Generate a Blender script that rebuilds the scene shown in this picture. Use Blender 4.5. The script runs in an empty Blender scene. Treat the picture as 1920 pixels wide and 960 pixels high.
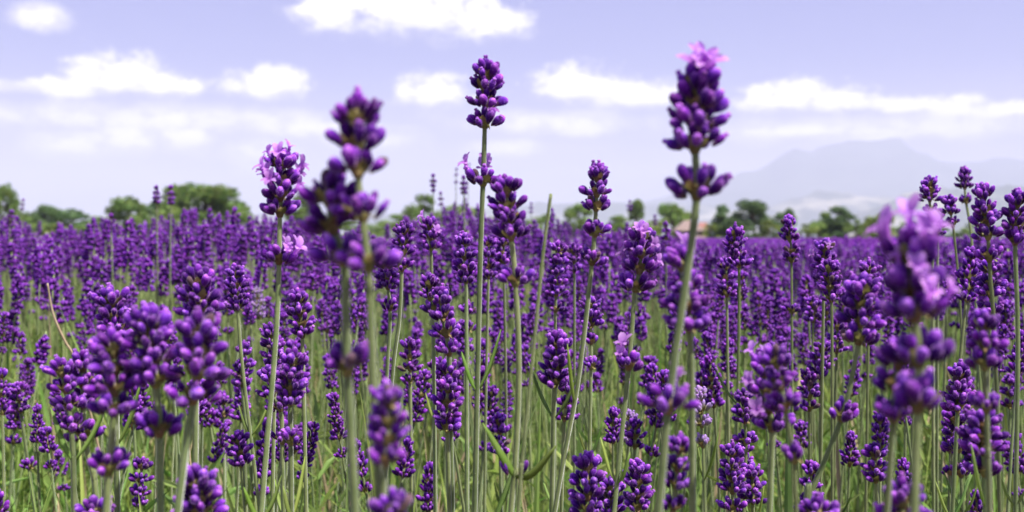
import bpy, bmesh, math, random
import numpy as np
from mathutils import Vector, Matrix, Quaternion, noise as mnoise

random.seed(7)
np.random.seed(7)
scene = bpy.context.scene
R = math.radians

# ------------------------------------------------------------------ camera
F = 2059.0            # focal length in photograph pixels (photo 1920 x 960)
HY = 445.0            # pixel row of the horizon
ZC = 0.60             # camera height above the soil
cam_d = bpy.data.cameras.new('camera')
cam = bpy.data.objects.new('camera', cam_d)
scene.collection.objects.link(cam)
cam.location = (0, 0, ZC)
cam.rotation_euler = (R(90), 0, 0)
cam_d.sensor_width = 36.0
cam_d.lens = 36.0 * F / 1920.0
cam_d.shift_y = -(480.0 - HY) / 1920.0
cam_d.clip_start = 0.01
cam_d.clip_end = 60000.0
cam_d.dof.use_dof = True
cam_d.dof.focus_distance = 0.74
cam_d.dof.aperture_fstop = 11.4
scene.camera = cam

# ------------------------------------------------------------------ render / exposure
scene.render.engine = 'CYCLES'
scene.cycles.use_denoising = True
scene.cycles.max_bounces = 8
scene.cycles.diffuse_bounces = 3
scene.cycles.glossy_bounces = 2
scene.cycles.transmission_bounces = 4
scene.cycles.transparent_max_bounces = 8
scene.cycles.volume_bounces = 1
scene.view_settings.view_transform = 'Standard'
scene.view_settings.look = 'None'
scene.view_settings.exposure = 0.9
scene.view_settings.gamma = 1.0

# ------------------------------------------------------------------ sun
SUN_EL, SUN_AZ = R(61), R(128)      # azimuth measured from +Y (view direction) towards +X (right)
sun_dir = Vector((math.cos(SUN_EL) * math.sin(SUN_AZ), math.cos(SUN_EL) * math.cos(SUN_AZ), math.sin(SUN_EL)))
sd = bpy.data.lights.new('sun', 'SUN')
sd.energy = 5.0
sd.angle = R(0.5)
sd.color = (1.0, 0.955, 0.87)
sun = bpy.data.objects.new('sun', sd)
scene.collection.objects.link(sun)
sun.rotation_euler = (-sun_dir).to_track_quat('-Z', 'Y').to_euler()
sun.location = (3, -3, 8)


# ------------------------------------------------------------------ node helpers
class NT:
    def __init__(s, tree):
        s.t = tree
        s.n = tree.nodes
        s.l = tree.links

    def node(s, typ, **kw):
        n = s.n.new(typ)
        for k, v in kw.items():
            setattr(n, k, v)
        return n

    def put(s, sock, v):
        if isinstance(v, bpy.types.NodeSocket):
            s.l.new(v, sock)
        elif v is not None:
            try:
                sock.default_value = v
            except Exception:
                sock.default_value = (v, v, v)

    def math(s, op, a, b=None, c=None, clamp=False):
        n = s.node('ShaderNodeMath', operation=op)
        n.use_clamp = clamp
        s.put(n.inputs[0], a)
        if b is not None:
            s.put(n.inputs[1], b)
        if c is not None:
            s.put(n.inputs[2], c)
        return n.outputs[0]

    def maprange(s, v, a, b, c=0.0, d=1.0, smooth=False):
        n = s.node('ShaderNodeMapRange')
        n.interpolation_type = 'SMOOTHSTEP' if smooth else 'LINEAR'
        s.put(n.inputs[0], v)
        for i, x in enumerate((a, b, c, d)):
            s.put(n.inputs[i + 1], x)
        return n.outputs[0]

    def mix(s, f, a, b, blend='MIX'):
        n = s.node('ShaderNodeMix', data_type='RGBA', blend_type=blend)
        s.put(n.inputs[0], f)
        s.put(n.inputs[6], a)
        s.put(n.inputs[7], b)
        return n.outputs[2]

    def ramp(s, f, stops):
        n = s.node('ShaderNodeValToRGB')
        r = n.color_ramp
        while len(r.elements) < len(stops):
            r.elements.new(0.5)
        for e, (p, c) in zip(r.elements, stops):
            e.position = p
            e.color = (c[0], c[1], c[2], 1)
        s.put(n.inputs[0], f)
        return n.outputs[0]

    def noise(s, vec, scale, detail=4, rough=0.55, dim='3D'):
        n = s.node('ShaderNodeTexNoise')
        n.noise_dimensions = dim
        if vec is not None:
            s.l.new(vec, n.inputs['Vector'])
        n.inputs['Scale'].default_value = scale
        n.inputs['Detail'].default_value = detail
        n.inputs['Roughness'].default_value = rough
        return n.outputs[0]

    def comb(s, x, y, z=0.0):
        n = s.node('ShaderNodeCombineXYZ')
        for i, v in enumerate((x, y, z)):
            s.put(n.inputs[i], v)
        return n.outputs[0]


# ------------------------------------------------------------------ world: sky and clouds
world = bpy.data.worlds.new('World')
scene.world = world
world.use_nodes = True
W = NT(world.node_tree)
W.n.clear()
sky = W.node('ShaderNodeTexSky')
sky.sky_type = 'NISHITA'
sky.sun_disc = False
sky.sun_elevation = SUN_EL
sky.sun_rotation = SUN_AZ
sky.altitude = 200
sky.air_density = 1.0
sky.dust_density = 1.6
sky.ozone_density = 2.0
tc = W.node('ShaderNodeTexCoord')
sep = W.node('ShaderNodeSeparateXYZ')
W.l.new(tc.outputs['Generated'], sep.inputs[0])
gx, gy, gz = sep.outputs
az = W.math('ARCTAN2', gx, gy)
hor = W.math('SQRT', W.math('ADD', W.math('MULTIPLY', gx, gx), W.math('MULTIPLY', gy, gy)))
el = W.math('ARCTAN2', gz, hor)
vec = W.comb(az, W.math('MULTIPLY', el, 1.5))
n1 = W.noise(vec, 22, 7, 0.58)
n2 = W.noise(vec, 52, 5, 0.6)
n3 = W.noise(vec, 150, 4, 0.6)
nn = W.math('MULTIPLY', W.math('SUBTRACT', n1, 0.5), 2.3)


def blob(cx, cy, w, hu, hd):
    a0 = math.atan((cx - 960) / F)
    e0 = math.atan((HY - cy) / F * math.cos(a0))
    dx = W.math('MULTIPLY', W.math('SUBTRACT', az, a0), F / w)
    de = W.math('SUBTRACT', el, e0)
    up = W.math('MULTIPLY', W.math('MAXIMUM', de, 0.0), F / hu)
    dn = W.math('MULTIPLY', W.math('MINIMUM', de, 0.0), F / hd)
    r = W.math('SQRT', W.math('ADD', W.math('MULTIPLY', dx, dx),
                              W.math('ADD', W.math('MULTIPLY', up, up), W.math('MULTIPLY', dn, dn))))
    f = W.math('SUBTRACT', 1.0, r)
    low = W.math('MULTIPLY', W.math('MINIMUM', W.math('ABSOLUTE', dn), 1.0), W.math('ADD', f, 0.6, clamp=True))
    return f, low


STRONG = [(745, -8, 225, 90, 92), (895, 48, 130, 46, 42), (625, 18, 90, 60, 66), (800, 30, 150, 60, 58),
          (222, 150, 95, 62, 46), (300, 163, 84, 32, 30), (125, 166, 84, 26, 28),
          (500, 166, 98, 48, 34), (530, 158, 60, 40, 36), (812, 178, 90, 54, 38),
          (1082, 164, 108, 52, 44), (1180, 182, 130, 36, 38),
          (1480, 188, 125, 44, 40), (1570, 194, 100, 36, 34), (1690, 200, 90, 24, 24), (150, 272, 80, 22, 24), (235, 262, 78, 28, 28), (345, 258, 56, 28, 30), (1480, 246, 110, 24, 20), (690, 264, 80, 16, 16), (1780, 203, 80, 28, 26), (1868, 210, 100, 22, 18)]
FAINT = [(1480, 245, 140, 36, 28), (150, 270, 120, 36, 36), (235, 262, 95, 42, 42), (345, 258, 75, 44, 46),
         (485, 286, 95, 34, 44), (690, 262, 130, 30, 28), (950, 278, 95, 24, 24), (65, 35, 60, 32, 28),
         (300, 222, 440, 36, 36), (1700, 235, 440, 36, 40), (20, 160, 100, 16, 16), (1060, 228, 250, 30, 34), (600, 240, 200, 20, 24)]


def field(lst):
    f = g = None
    for b in lst:
        v, low = blob(*b)
        f = v if f is None else W.math('MAXIMUM', f, v)
        g = low if g is None else W.math('MAXIMUM', g, low)
    return f, g


FS, LOW = field(STRONG)
FF, _low = field(FAINT)
# elsewhere round the sky the same kind of scattered clouds go on
ne = W.noise(W.comb(az, W.math('MULTIPLY', el, 2.6)), 6.5, 7, 0.58)
side = W.maprange(W.math('ABSOLUTE', az), 0.52, 0.75, 0, 1, True)
high = W.maprange(el, 0.26, 0.40, 0, 1, True)
outside = W.math('MAXIMUM', side, high)
mE = W.math('MULTIPLY', W.maprange(ne, 0.56, 0.66, 0, 1, True), outside)
mS = W.maprange(W.math('ADD', FS, W.math('ADD', W.math('ADD', W.math('MULTIPLY', nn, 0.55), 0.06), W.math('ADD', W.math('MULTIPLY', W.math('SUBTRACT', n2, 0.5), 1.1), W.math('MULTIPLY', W.math('SUBTRACT', n3, 0.5), 0.5)))), 0.02, W.maprange(LOW, 0.1, 0.7, 0.52, 1.25), 0, 1, True)
mF = W.math('MULTIPLY', W.maprange(W.math('ADD', FF, W.math('MULTIPLY', nn, 0.65)), -0.05, 0.6, 0, 1, True), 0.9)
mask = W.math('MAXIMUM', W.math('MAXIMUM', mS, mF), W.math('MULTIPLY', mE, 0.9))
body = W.math('SUBTRACT', W.maprange(W.math('ADD', W.math('MAXIMUM', FS, W.math('SUBTRACT', W.math('MULTIPLY', FF, 0.7), 0.12)), W.math('ADD', W.math('MULTIPLY', nn, 0.5), W.math('MULTIPLY', W.math('SUBTRACT', n2, 0.5), 1.2))), -0.1, 0.75, 0, 1, True), W.math('ADD', W.math('MULTIPLY', LOW, 0.8), W.math('MULTIPLY', W.maprange(n2, 0.5, 0.3, 0, 1, True), 0.45)), clamp=True)
cloud_col = W.mix(body, (8.8, 8.5, 9.3, 1), (15.6, 15.2, 15.0, 1))
sky_tint = W.mix(1.0, sky.outputs[0], (0.75, 0.68, 0.98, 1), 'MULTIPLY')
# thin summer haze high up: the blue is milky
sky_blue = W.mix(0.5, sky_tint, (3.4, 3.5, 9.3, 1))
nv = W.noise(W.comb(az, W.math('MULTIPLY', el, 5.0)), 7, 5, 0.55)
veil = W.math('MULTIPLY', W.maprange(el, 0.165, 0.04, 0, 1, True), W.maprange(nv, 0.3, 0.7, 0.35, 1.0))
sky_milk = W.mix(W.math('MULTIPLY', veil, 0.8), sky_blue, (8.6, 7.8, 7.0, 1))
col = W.mix(mask, sky_milk, cloud_col)
bg = W.node('ShaderNodeBackground')
bg.inputs['Strength'].default_value = 0.056
W.l.new(col, bg.inputs['Color'])
wo = W.node('ShaderNodeOutputWorld')
W.l.new(bg.outputs[0], wo.inputs['Surface'])

COL = scene.collection


# ------------------------------------------------------------------ object helpers
def link(o):
    COL.objects.link(o)
    return o


def tag(o, label=None, cat=None, group=None, kind=None):
    if label:
        o['label'] = label
    if cat:
        o['category'] = cat
    if group:
        o['group'] = group
    if kind:
        o['kind'] = kind
    return o


def empty(name, loc):
    o = bpy.data.objects.new(name, None)
    o.empty_display_size = 0.02
    o.location = loc
    return link(o)


def obj(name, mesh, parent=None, loc=None):
    o = bpy.data.objects.new(name, mesh)
    if parent is not None:
        o.parent = parent
    if loc is not None:
        o.location = loc
    return link(o)


class MB:
    """collects vertices and faces with a 't' (along the piece) and 'rnd' attribute and a material slot"""

    def __init__(s):
        s.v, s.f, s.t, s.r, s.m = [], [], [], [], []

    def add(s, verts, faces, t, rnd=0.0, mat=0, M=None):
        b = len(s.v)
        if M is not None:
            verts = [M @ Vector(p) for p in verts]
        s.v.extend([tuple(p) for p in verts])
        s.f.extend([tuple(i + b for i in f) for f in faces])
        s.t.extend(t)
        s.r.extend([rnd] * len(verts))
        s.m.extend([mat] * len(faces))

    def mesh(s, name, mats, smooth=True):
        me = bpy.data.meshes.new(name)
        me.from_pydata(s.v, [], s.f)
        for m in mats:
            me.materials.append(m)
        me.polygons.foreach_set('material_index', s.m)
        me.polygons.foreach_set('use_smooth', [smooth] * len(s.f))
        a = me.attributes.new('t', 'FLOAT', 'POINT')
        a.data.foreach_set('value', s.t)
        a = me.attributes.new('rnd', 'FLOAT', 'POINT')
        a.data.foreach_set('value', s.r)
        me.update()
        return me


# ------------------------------------------------------------------ materials
def new_mat(name):
    m = bpy.data.materials.new(name)
    m.use_nodes = True
    n = NT(m.node_tree)
    n.n.clear()
    out = n.node('ShaderNodeOutputMaterial')
    return m, n, out


def attr(n, name):
    a = n.node('ShaderNodeAttribute')
    a.attribute_name = name
    return a.outputs['Fac']


def vary(n, col, f, lo, hi, hue=0.0):
    h = n.node('ShaderNodeHueSaturation')
    n.put(h.inputs['Color'], col)
    n.put(h.inputs['Value'], n.maprange(f, 0, 1, lo, hi))
    if hue:
        n.put(h.inputs['Hue'], n.maprange(n.math('FRACT', n.math('MULTIPLY', f, 7.31)), 0, 1, 0.5 - hue, 0.5 + hue))
    return h.outputs[0]


def bud_mat(name, stops, lo=0.7, hi=1.35, hue=0.016, sheen=0.55, tint=(0.72, 0.5, 1.0, 1)):
    m, n, out = new_mat(name)
    t = attr(n, 't')
    oi = n.node('ShaderNodeObjectInfo').outputs['Random']
    rn = n.math('FRACT', n.math('ADD', oi, attr(n, 'rnd')))
    tex = n.node('ShaderNodeTexCoord').outputs['Object']
    c = n.ramp(n.math('ADD', t, n.maprange(n.noise(tex, 5.5, 4, 0.7), .25, .75, -.22, .22)), stops)
    c = vary(n, c, rn, lo, hi, hue)
    p = n.node('ShaderNodeBsdfPrincipled')
    n.put(p.inputs['Base Color'], c)
    p.inputs['Roughness'].default_value = 0.8
    p.inputs['Specular IOR Level'].default_value = 0.05
    p.inputs['Sheen Weight'].default_value = sheen
    p.inputs['Sheen Roughness'].default_value = 0.4
    p.inputs['Sheen Tint'].default_value = tint
    bump = n.node('ShaderNodeBump')
    bump.inputs['Strength'].default_value = 0.35
    bump.inputs['Distance'].default_value = 0.0004
    n.l.new(n.noise(tex, 9.0, 3, 0.7), bump.inputs['Height'])
    n.l.new(bump.outputs[0], p.inputs['Normal'])
    n.l.new(p.outputs[0], out.inputs[0])
    return m


M_BUD = bud_mat('violet_bud', [(0.0, (0.15, 0.13, 0.06)), (0.13, (0.085, 0.03, 0.075)), (0.32, (0.045, 0.005, 0.108)),
                               (0.66, (0.092, 0.012, 0.228)), (0.88, (0.19, 0.04, 0.35)), (1.0, (0.36, 0.13, 0.52))], 0.48, 1.5, sheen=0.34, tint=(0.75, 0.4, 1.0, 1))
M_BUD_DRY = bud_mat('withered_bud', [(0.0, (0.15, 0.12, 0.06)), (0.5, (0.085, 0.05, 0.06)), (1.0, (0.13, 0.075, 0.09))])
M_BUD_PALE = bud_mat('pale_bud', [(0.0, (0.22, 0.24, 0.1)), (0.4, (0.24, 0.22, 0.16)), (0.75, (0.26, 0.16, 0.36)),
                                  (1.0, (0.38, 0.22, 0.55))], 0.8, 1.25)


def sheet_mat(name, c1, c2, transl, scale=60, lo=0.75, hi=1.25, hue=0.012, rough=0.6, tipc=None, sheen=0.0):
    m, n, out = new_mat(name)
    tex = n.node('ShaderNodeTexCoord').outputs['Object']
    oi = n.node('ShaderNodeObjectInfo').outputs['Random']
    rn = n.math('FRACT', n.math('ADD', oi, attr(n, 'rnd')))
    c = n.mix(n.maprange(n.noise(tex, scale, 4, 0.65), 0.35, 0.65), c1, c2)
    if tipc:
        c = n.mix(n.maprange(attr(n, 't'), 0.25, 0.95), c, tipc)
    c = vary(n, c, rn, lo, hi, hue)
    p = n.node('ShaderNodeBsdfPrincipled')
    n.put(p.inputs['Base Color'], c)
    p.inputs['Roughness'].default_value = rough
    p.inputs['Specular IOR Level'].default_value = 0.3
    p.inputs['Sheen Weight'].default_value = sheen
    p.inputs['Sheen Roughness'].default_value = 0.4
    if transl > 0:
        tr = n.node('ShaderNodeBsdfTranslucent')
        n.put(tr.inputs[0], c)
        mx = n.node('ShaderNodeMixShader')
        mx.inputs[0].default_value = transl
        n.l.new(p.outputs[0], mx.inputs[1])
        n.l.new(tr.outputs[0], mx.inputs[2])
        n.l.new(mx.outputs[0], out.inputs[0])
    else:
        n.l.new(p.outputs[0], out.inputs[0])
    return m


M_PETAL = sheet_mat('violet_petal', (0.48, 0.15, 0.62, 1), (0.60, 0.25, 0.76, 1), 0.5, 3.0, 0.8, 1.25, 0.012, 0.5,
                    (0.68, 0.36, 0.82, 1))
M_BRACT = sheet_mat('papery_bract', (0.24, 0.25, 0.07, 1), (0.24, 0.14, 0.07, 1), 0.3, 2.2, 0.7, 1.3, 0.02)
M_STEM = sheet_mat('downy_stem', (0.125, 0.17, 0.055, 1), (0.20, 0.24, 0.095, 1), 0.0, 90, 0.78, 1.25, 0.012, 0.65,
                   sheen=0.35)
M_HAIR = sheet_mat('stem_down', (0.5, 0.52, 0.38, 1), (0.6, 0.62, 0.48, 1), 0.4, 90)
M_STEMFAR = sheet_mat('field_stem', (0.18, 0.24, 0.085, 1), (0.27, 0.32, 0.13, 1), 0.0, 20, 0.7, 1.25, 0.012, 0.7)
M_LEAF = sheet_mat('lavender_leaf', (0.20, 0.335, 0.05, 1), (0.34, 0.44, 0.145, 1), 0.5, 14, 0.6, 1.4, 0.03)
M_DRY = sheet_mat('dry_stalk', (0.34, 0.26, 0.14, 1), (0.44, 0.36, 0.22, 1), 0.0, 60)


# ------------------------------------------------------------------ plant pieces
def lathe(profile, segs, rib=0.0, bend=0.0):
    v, f, t = [], [], []
    for (z, r) in profile:
        for k in range(segs):
            a = 2 * math.pi * k / segs
            rr = r * (1 + (rib if k % 2 else -rib))
            v.append((rr * math.cos(a) + bend * z * z, rr * math.sin(a), z))
            t.append(z)
    n = len(profile)
    for i in range(n - 1):
        for k in range(segs):
            k2 = (k + 1) % segs
            f.append((i * segs + k, i * segs + k2, (i + 1) * segs + k2, (i + 1) * segs + k))
    f.append(tuple(range((n - 1) * segs, n * segs)))
    return v, f, t


PROF_A = [(0, .06), (.1, .12), (.3, .185), (.52, .24), (.72, .24), (.87, .175), (.975, .075)]
PROF_B = [(0, .07), (.3, .185), (.6, .24), (.86, .17), (.98, .06)]
PROF_C = [(0, .08), (.35, .26), (.72, .28), (.97, .08)]


def bud_geo(level, var=0):
    rnd = random.Random(100 + var)
    fat = rnd.uniform(0.92, 1.12)
    if level == 0:
        v, f, t = lathe([(z, r * fat) for z, r in PROF_A], 10, 0.11, rnd.uniform(-.16, .16))
        if var % 3 == 2:      # tip of the corolla pushing out of the calyx
            for k in range(3):
                a = k * 2.1 + var
                c = (0.07 * math.cos(a), 0.07 * math.sin(a), .95)
                pv, pf, pt = lathe([(0, .07), (.08, .1), (.15, .07), (.18, .02)], 6)
                b = len(v)
                v += [(p[0] + c[0], p[1] + c[1], p[2] + c[2]) for p in pv]
                f += [tuple(i + b for i in q) for q in pf]
                t += [1.0] * len(pv)
        return v, f, t
    if level == 1:
        return lathe([(z, r * fat) for z, r in PROF_B], 6, 0, rnd.uniform(-.1, .1))
    return lathe([(z, r * 1.08) for z, r in PROF_C], 5)


def lobe(phi, base_r, base_z, ln, wd, up, curl, nu=4, nv=4):
    """one rounded petal lobe that leaves the mouth of the corolla tube at angle phi"""
    v, f, t = [], [], []
    x, z, ang = base_r, base_z, up
    pts = []
    for i in range(nu + 1):
        pts.append((x, z))
        ang += curl / nu
        x += math.sin(ang) * ln / nu
        z += math.cos(ang) * ln / nu
    for i in range(nu + 1):
        u = i / nu
        w = wd * (math.sin(math.pi * (0.18 + 0.74 * u)) ** 0.8)
        for j in range(nv + 1):
            s = -1 + 2 * j / nv
            y = s * w
            cup = 0.22 * wd * s * s
            px, pz = pts[i]
            px -= cup * 0.6
            pz += cup * 0.5 + 0.03 * math.sin(5 * s + 3 * u)
            v.append((px * math.cos(phi) - y * math.sin(phi), px * math.sin(phi) + y * math.cos(phi), pz))
            t.append(0.3 + 0.7 * u)
    for i in range(nu):
        for j in range(nv):
            a = i * (nv + 1) + j
            f.append((a, a + 1, a + nv + 2, a + nv + 1))
    return v, f, t


def flower_geo(var):
    rnd = random.Random(500 + var)
    mb = MB()
    v, f, t = lathe([(0, .1), (.35, .11), (.6, .15), (.75, .2)], 8)
    mb.add(v, f[:-1], [x * .4 for x in t], 0)
    for ph, ln, wd, up, cu in ((.62, .66, .25, .3, .75), (-.62, .66, .25, .25, .8),
                               (math.pi, .5, .2, .75, 1.0), (math.pi - 1.15, .44, .18, .8, .9), (math.pi + 1.15, .44, .18, .8, .9)):
        mb.add(*lobe(ph + rnd.uniform(-.12, .12), .17, .7, ln * rnd.uniform(.85, 1.15), wd * rnd.uniform(.9, 1.15),
                     up + rnd.uniform(-.15, .2), cu * rnd.uniform(.7, 1.3)), rnd.random() * .15)
    return mb.mesh('open_flower', [M_PETAL])


def bract_geo(phi, r0, ln, wd, up, curl):
    v, f, t = lobe(phi, r0, 0.0, ln, wd, up, curl, 3, 2)
    return v, f, t


def cup_mesh(var):
    """the node of a whorl: a short swollen axis with papery bracts cupping the buds; unit spike width"""
    rnd = random.Random(900 + var)
    mb = MB()
    v, f, t = lathe([(-.09, .07), (-.03, .095), (.05, .13), (.14, .09), (.22, .05)], 8)
    mb.add(v, f, t, rnd.random())
    for k in range(5):
        ph = k * 2 * math.pi / 5 + rnd.uniform(-.3, .3)
        mb.add(*bract_geo(ph, .06, rnd.uniform(.24, .34), rnd.uniform(.10, .15), rnd.uniform(.9, 1.2), rnd.uniform(-.7, -.2)), rnd.random() * .4)
    if var % 2:
        for k in range(2):
            mb.add(*bract_geo(rnd.uniform(0, 6.28), .07, .17, .06, 1.5, rnd.uniform(.2, 1.0)), .9)
    return mb.mesh('whorl', [M_BRACT])


M_DOWN = sheet_mat('violet_down', (0.42, 0.22, 0.62, 1), (0.5, 0.3, 0.7, 1), 0.5, 20)


def down(mb, var):
    """the short pale down of a bud"""
    rnd = random.Random(1300 + var)
    for k in range(110):
        z = rnd.uniform(.12, .97)
        r = float(np.interp(z, [q[0] for q in PROF_A], [q[1] for q in PROF_A]))
        a = rnd.uniform(0, 6.28)
        o = Vector((math.cos(a), math.sin(a), rnd.uniform(.1, .9))).normalized()
        p = Vector((r * math.cos(a), r * math.sin(a), z))
        q = Vector((-math.sin(a), math.cos(a), 0)) * .011
        mb.add([p - q, p + q, p + o * rnd.uniform(.05, .10)], [(0, 1, 2)], [z] * 3, 0, 1)


BUDS = []
for i in range(6):
    mb = MB()
    mb.add(*bud_geo(0, i))
    down(mb, i)
    BUDS.append(mb.mesh('bud', [M_BUD, M_DOWN]))
BUDS_PALE = []
for i in range(3):
    mb = MB()
    mb.add(*bud_geo(0, i))
    BUDS_PALE.append(mb.mesh('bud', [M_BUD_PALE]))
mb = MB()
mb.add(*bud_geo(0, 1))
BUD_DRY = mb.mesh('bud', [M_BUD_DRY])
FLOWERS = [flower_geo(i) for i in range(5)]
CUPS = [cup_mesh(i) for i in range(6)]


def whorl_layout(rnd, wi, wref, top, nside=4, blen=None):
    """positions, directions and lengths of the buds of one whorl (two opposed cymes), local to the node"""
    L = (blen or 0.38) * wref
    out = []
    r0 = 0.21 * wi
    th = math.asin(min(0.9, max(0.2, (wi * 0.5 - r0) / L)))
    base = rnd.uniform(0, math.pi)
    for sidx in (0, 1):
        for k in range(nside):
            a = base + sidx * math.pi + R(-66 + 132 * (k + .5) / nside) + rnd.uniform(-.17, .17)
            tt = th * rnd.uniform(.66, 1.14)
            out.append((a, r0 * rnd.uniform(.8, 1.1), 0.06 * wref * rnd.uniform(-1, 1.5), tt, L * rnd.uniform(.74, 1.12)))
        for k in range(2):
            a = base + sidx * math.pi + R(-40 + 80 * k) + rnd.uniform(-.4, .4)
            out.append((a, r0 * .5, 0.10 * wref + rnd.uniform(0, .05) * wref, th * rnd.uniform(.3, .75), L * rnd.uniform(.7, 1.05)))
    if top == 2:
        out.append((0, 0, 0.16 * wref, 0.05, L))
    res = []
    for a, r, z, tt, ln in out:
        p = Vector((r * math.cos(a), r * math.sin(a), z))
        d = Vector((math.sin(tt) * math.cos(a), math.sin(tt) * math.sin(a), math.cos(tt)))
        res.append((p, d, ln))
    return res


def joined_whorl(var, top, level):
    """a whorl with its buds as one mesh (unit spike width)"""
    rnd = random.Random(3000 + var * 10 + top)
    mb = MB()
    if level == 1:
        v, f, t = lathe([(-.08, .07), (0, .1), (.1, .12), (.22, .05)], 6)
        mb.add(v, f, t, rnd.random(), 1)
        for k in range(4):
            mb.add(*bract_geo(k * 1.57 + rnd.uniform(-.3, .3), .06, .27, .12, 1.0, -.4), rnd.random() * .4, 1)
    for p, d, ln in whorl_layout(rnd, 1.0 if top != 2 else .62, 1.0, top, 4):
        v, f, t = bud_geo(level, rnd.randrange(6))
        M = Matrix.Translation(p) @ d.to_track_quat('Z', 'Y').to_matrix().to_4x4() @ Matrix.Rotation(rnd.uniform(0, 6.28), 4, 'Z') @ Matrix.Scale(ln, 4)
        mb.add(v, f, t, rnd.random(), 0, M)
    return mb, rnd


WH_MID = [joined_whorl(i, 0, 1)[0].mesh('whorl', [M_BUD, M_BRACT]) for i in range(6)]
WH_TOP = [joined_whorl(i, 2, 1)[0].mesh('whorl', [M_BUD, M_BRACT]) for i in range(4)]
WH_PALE = [joined_whorl(i, 0, 1)[0].mesh('whorl', [M_BUD_PALE, M_BRACT]) for i in range(2)]


def tube(points, radii, segs=8, square=0.10, phase=0.0):
    """a tube along 3-D points with a slightly square, ribbed section; returns verts, faces, t"""
    v, f, t = [], [], []
    n = len(points)
    for i, p in enumerate(points):
        q = points[min(i + 1, n - 1)] - points[max(i - 1, 0)]
        q.normalize()
        x = q.cross(Vector((0, 1, 0.01)))
        x.normalize()
        y = q.cross(x)
        for k in range(segs):
            a = 2 * math.pi * k / segs + phase
            rr = radii[i] * (1 + (square if k % 2 else -square))
            v.append(p + x * (rr * math.cos(a)) + y * (rr * math.sin(a)))
            t.append(i / (n - 1))
    for i in range(n - 1):
        for k in range(segs):
            k2 = (k + 1) % segs
            f.append((i * segs + k, (i + 1) * segs + k, (i + 1) * segs + k2, i * segs + k2))
    f.append(tuple(range(segs)))
    f.append(tuple(range((n - 1) * segs, n * segs))[::-1])
    return v, f, t


def catmull(pts, n):
    """evenly sampled smooth curve through 2- or 3-D points"""
    P = [Vector(p) for p in pts]
    P = [P[0] * 2 - P[1]] + P + [P[-1] * 2 - P[-2]]
    out = []
    m = len(P) - 3
    for s in range(n + 1):
        u = s / n * m
        i = min(int(u), m - 1)
        u -= i
        a, b, c, d = P[i:i + 4]
        out.append(0.5 * ((2 * b) + (c - a) * u + (2 * a - 5 * b + 4 * c - d) * u * u + (3 * b - a - 3 * c + d) * u ** 3))
    return out


def at(px, py, d):
    """the point at distance d that the photograph shows at pixel px, py"""
    return Vector(((px - 960) * d / F, d, ZC - (py - HY) * d / F))


PLACED = []       # (object, px, py, width px, distance, has label) of every stalk, for the labels
STALK_GROUP = 'lavender flower stalks'


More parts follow.
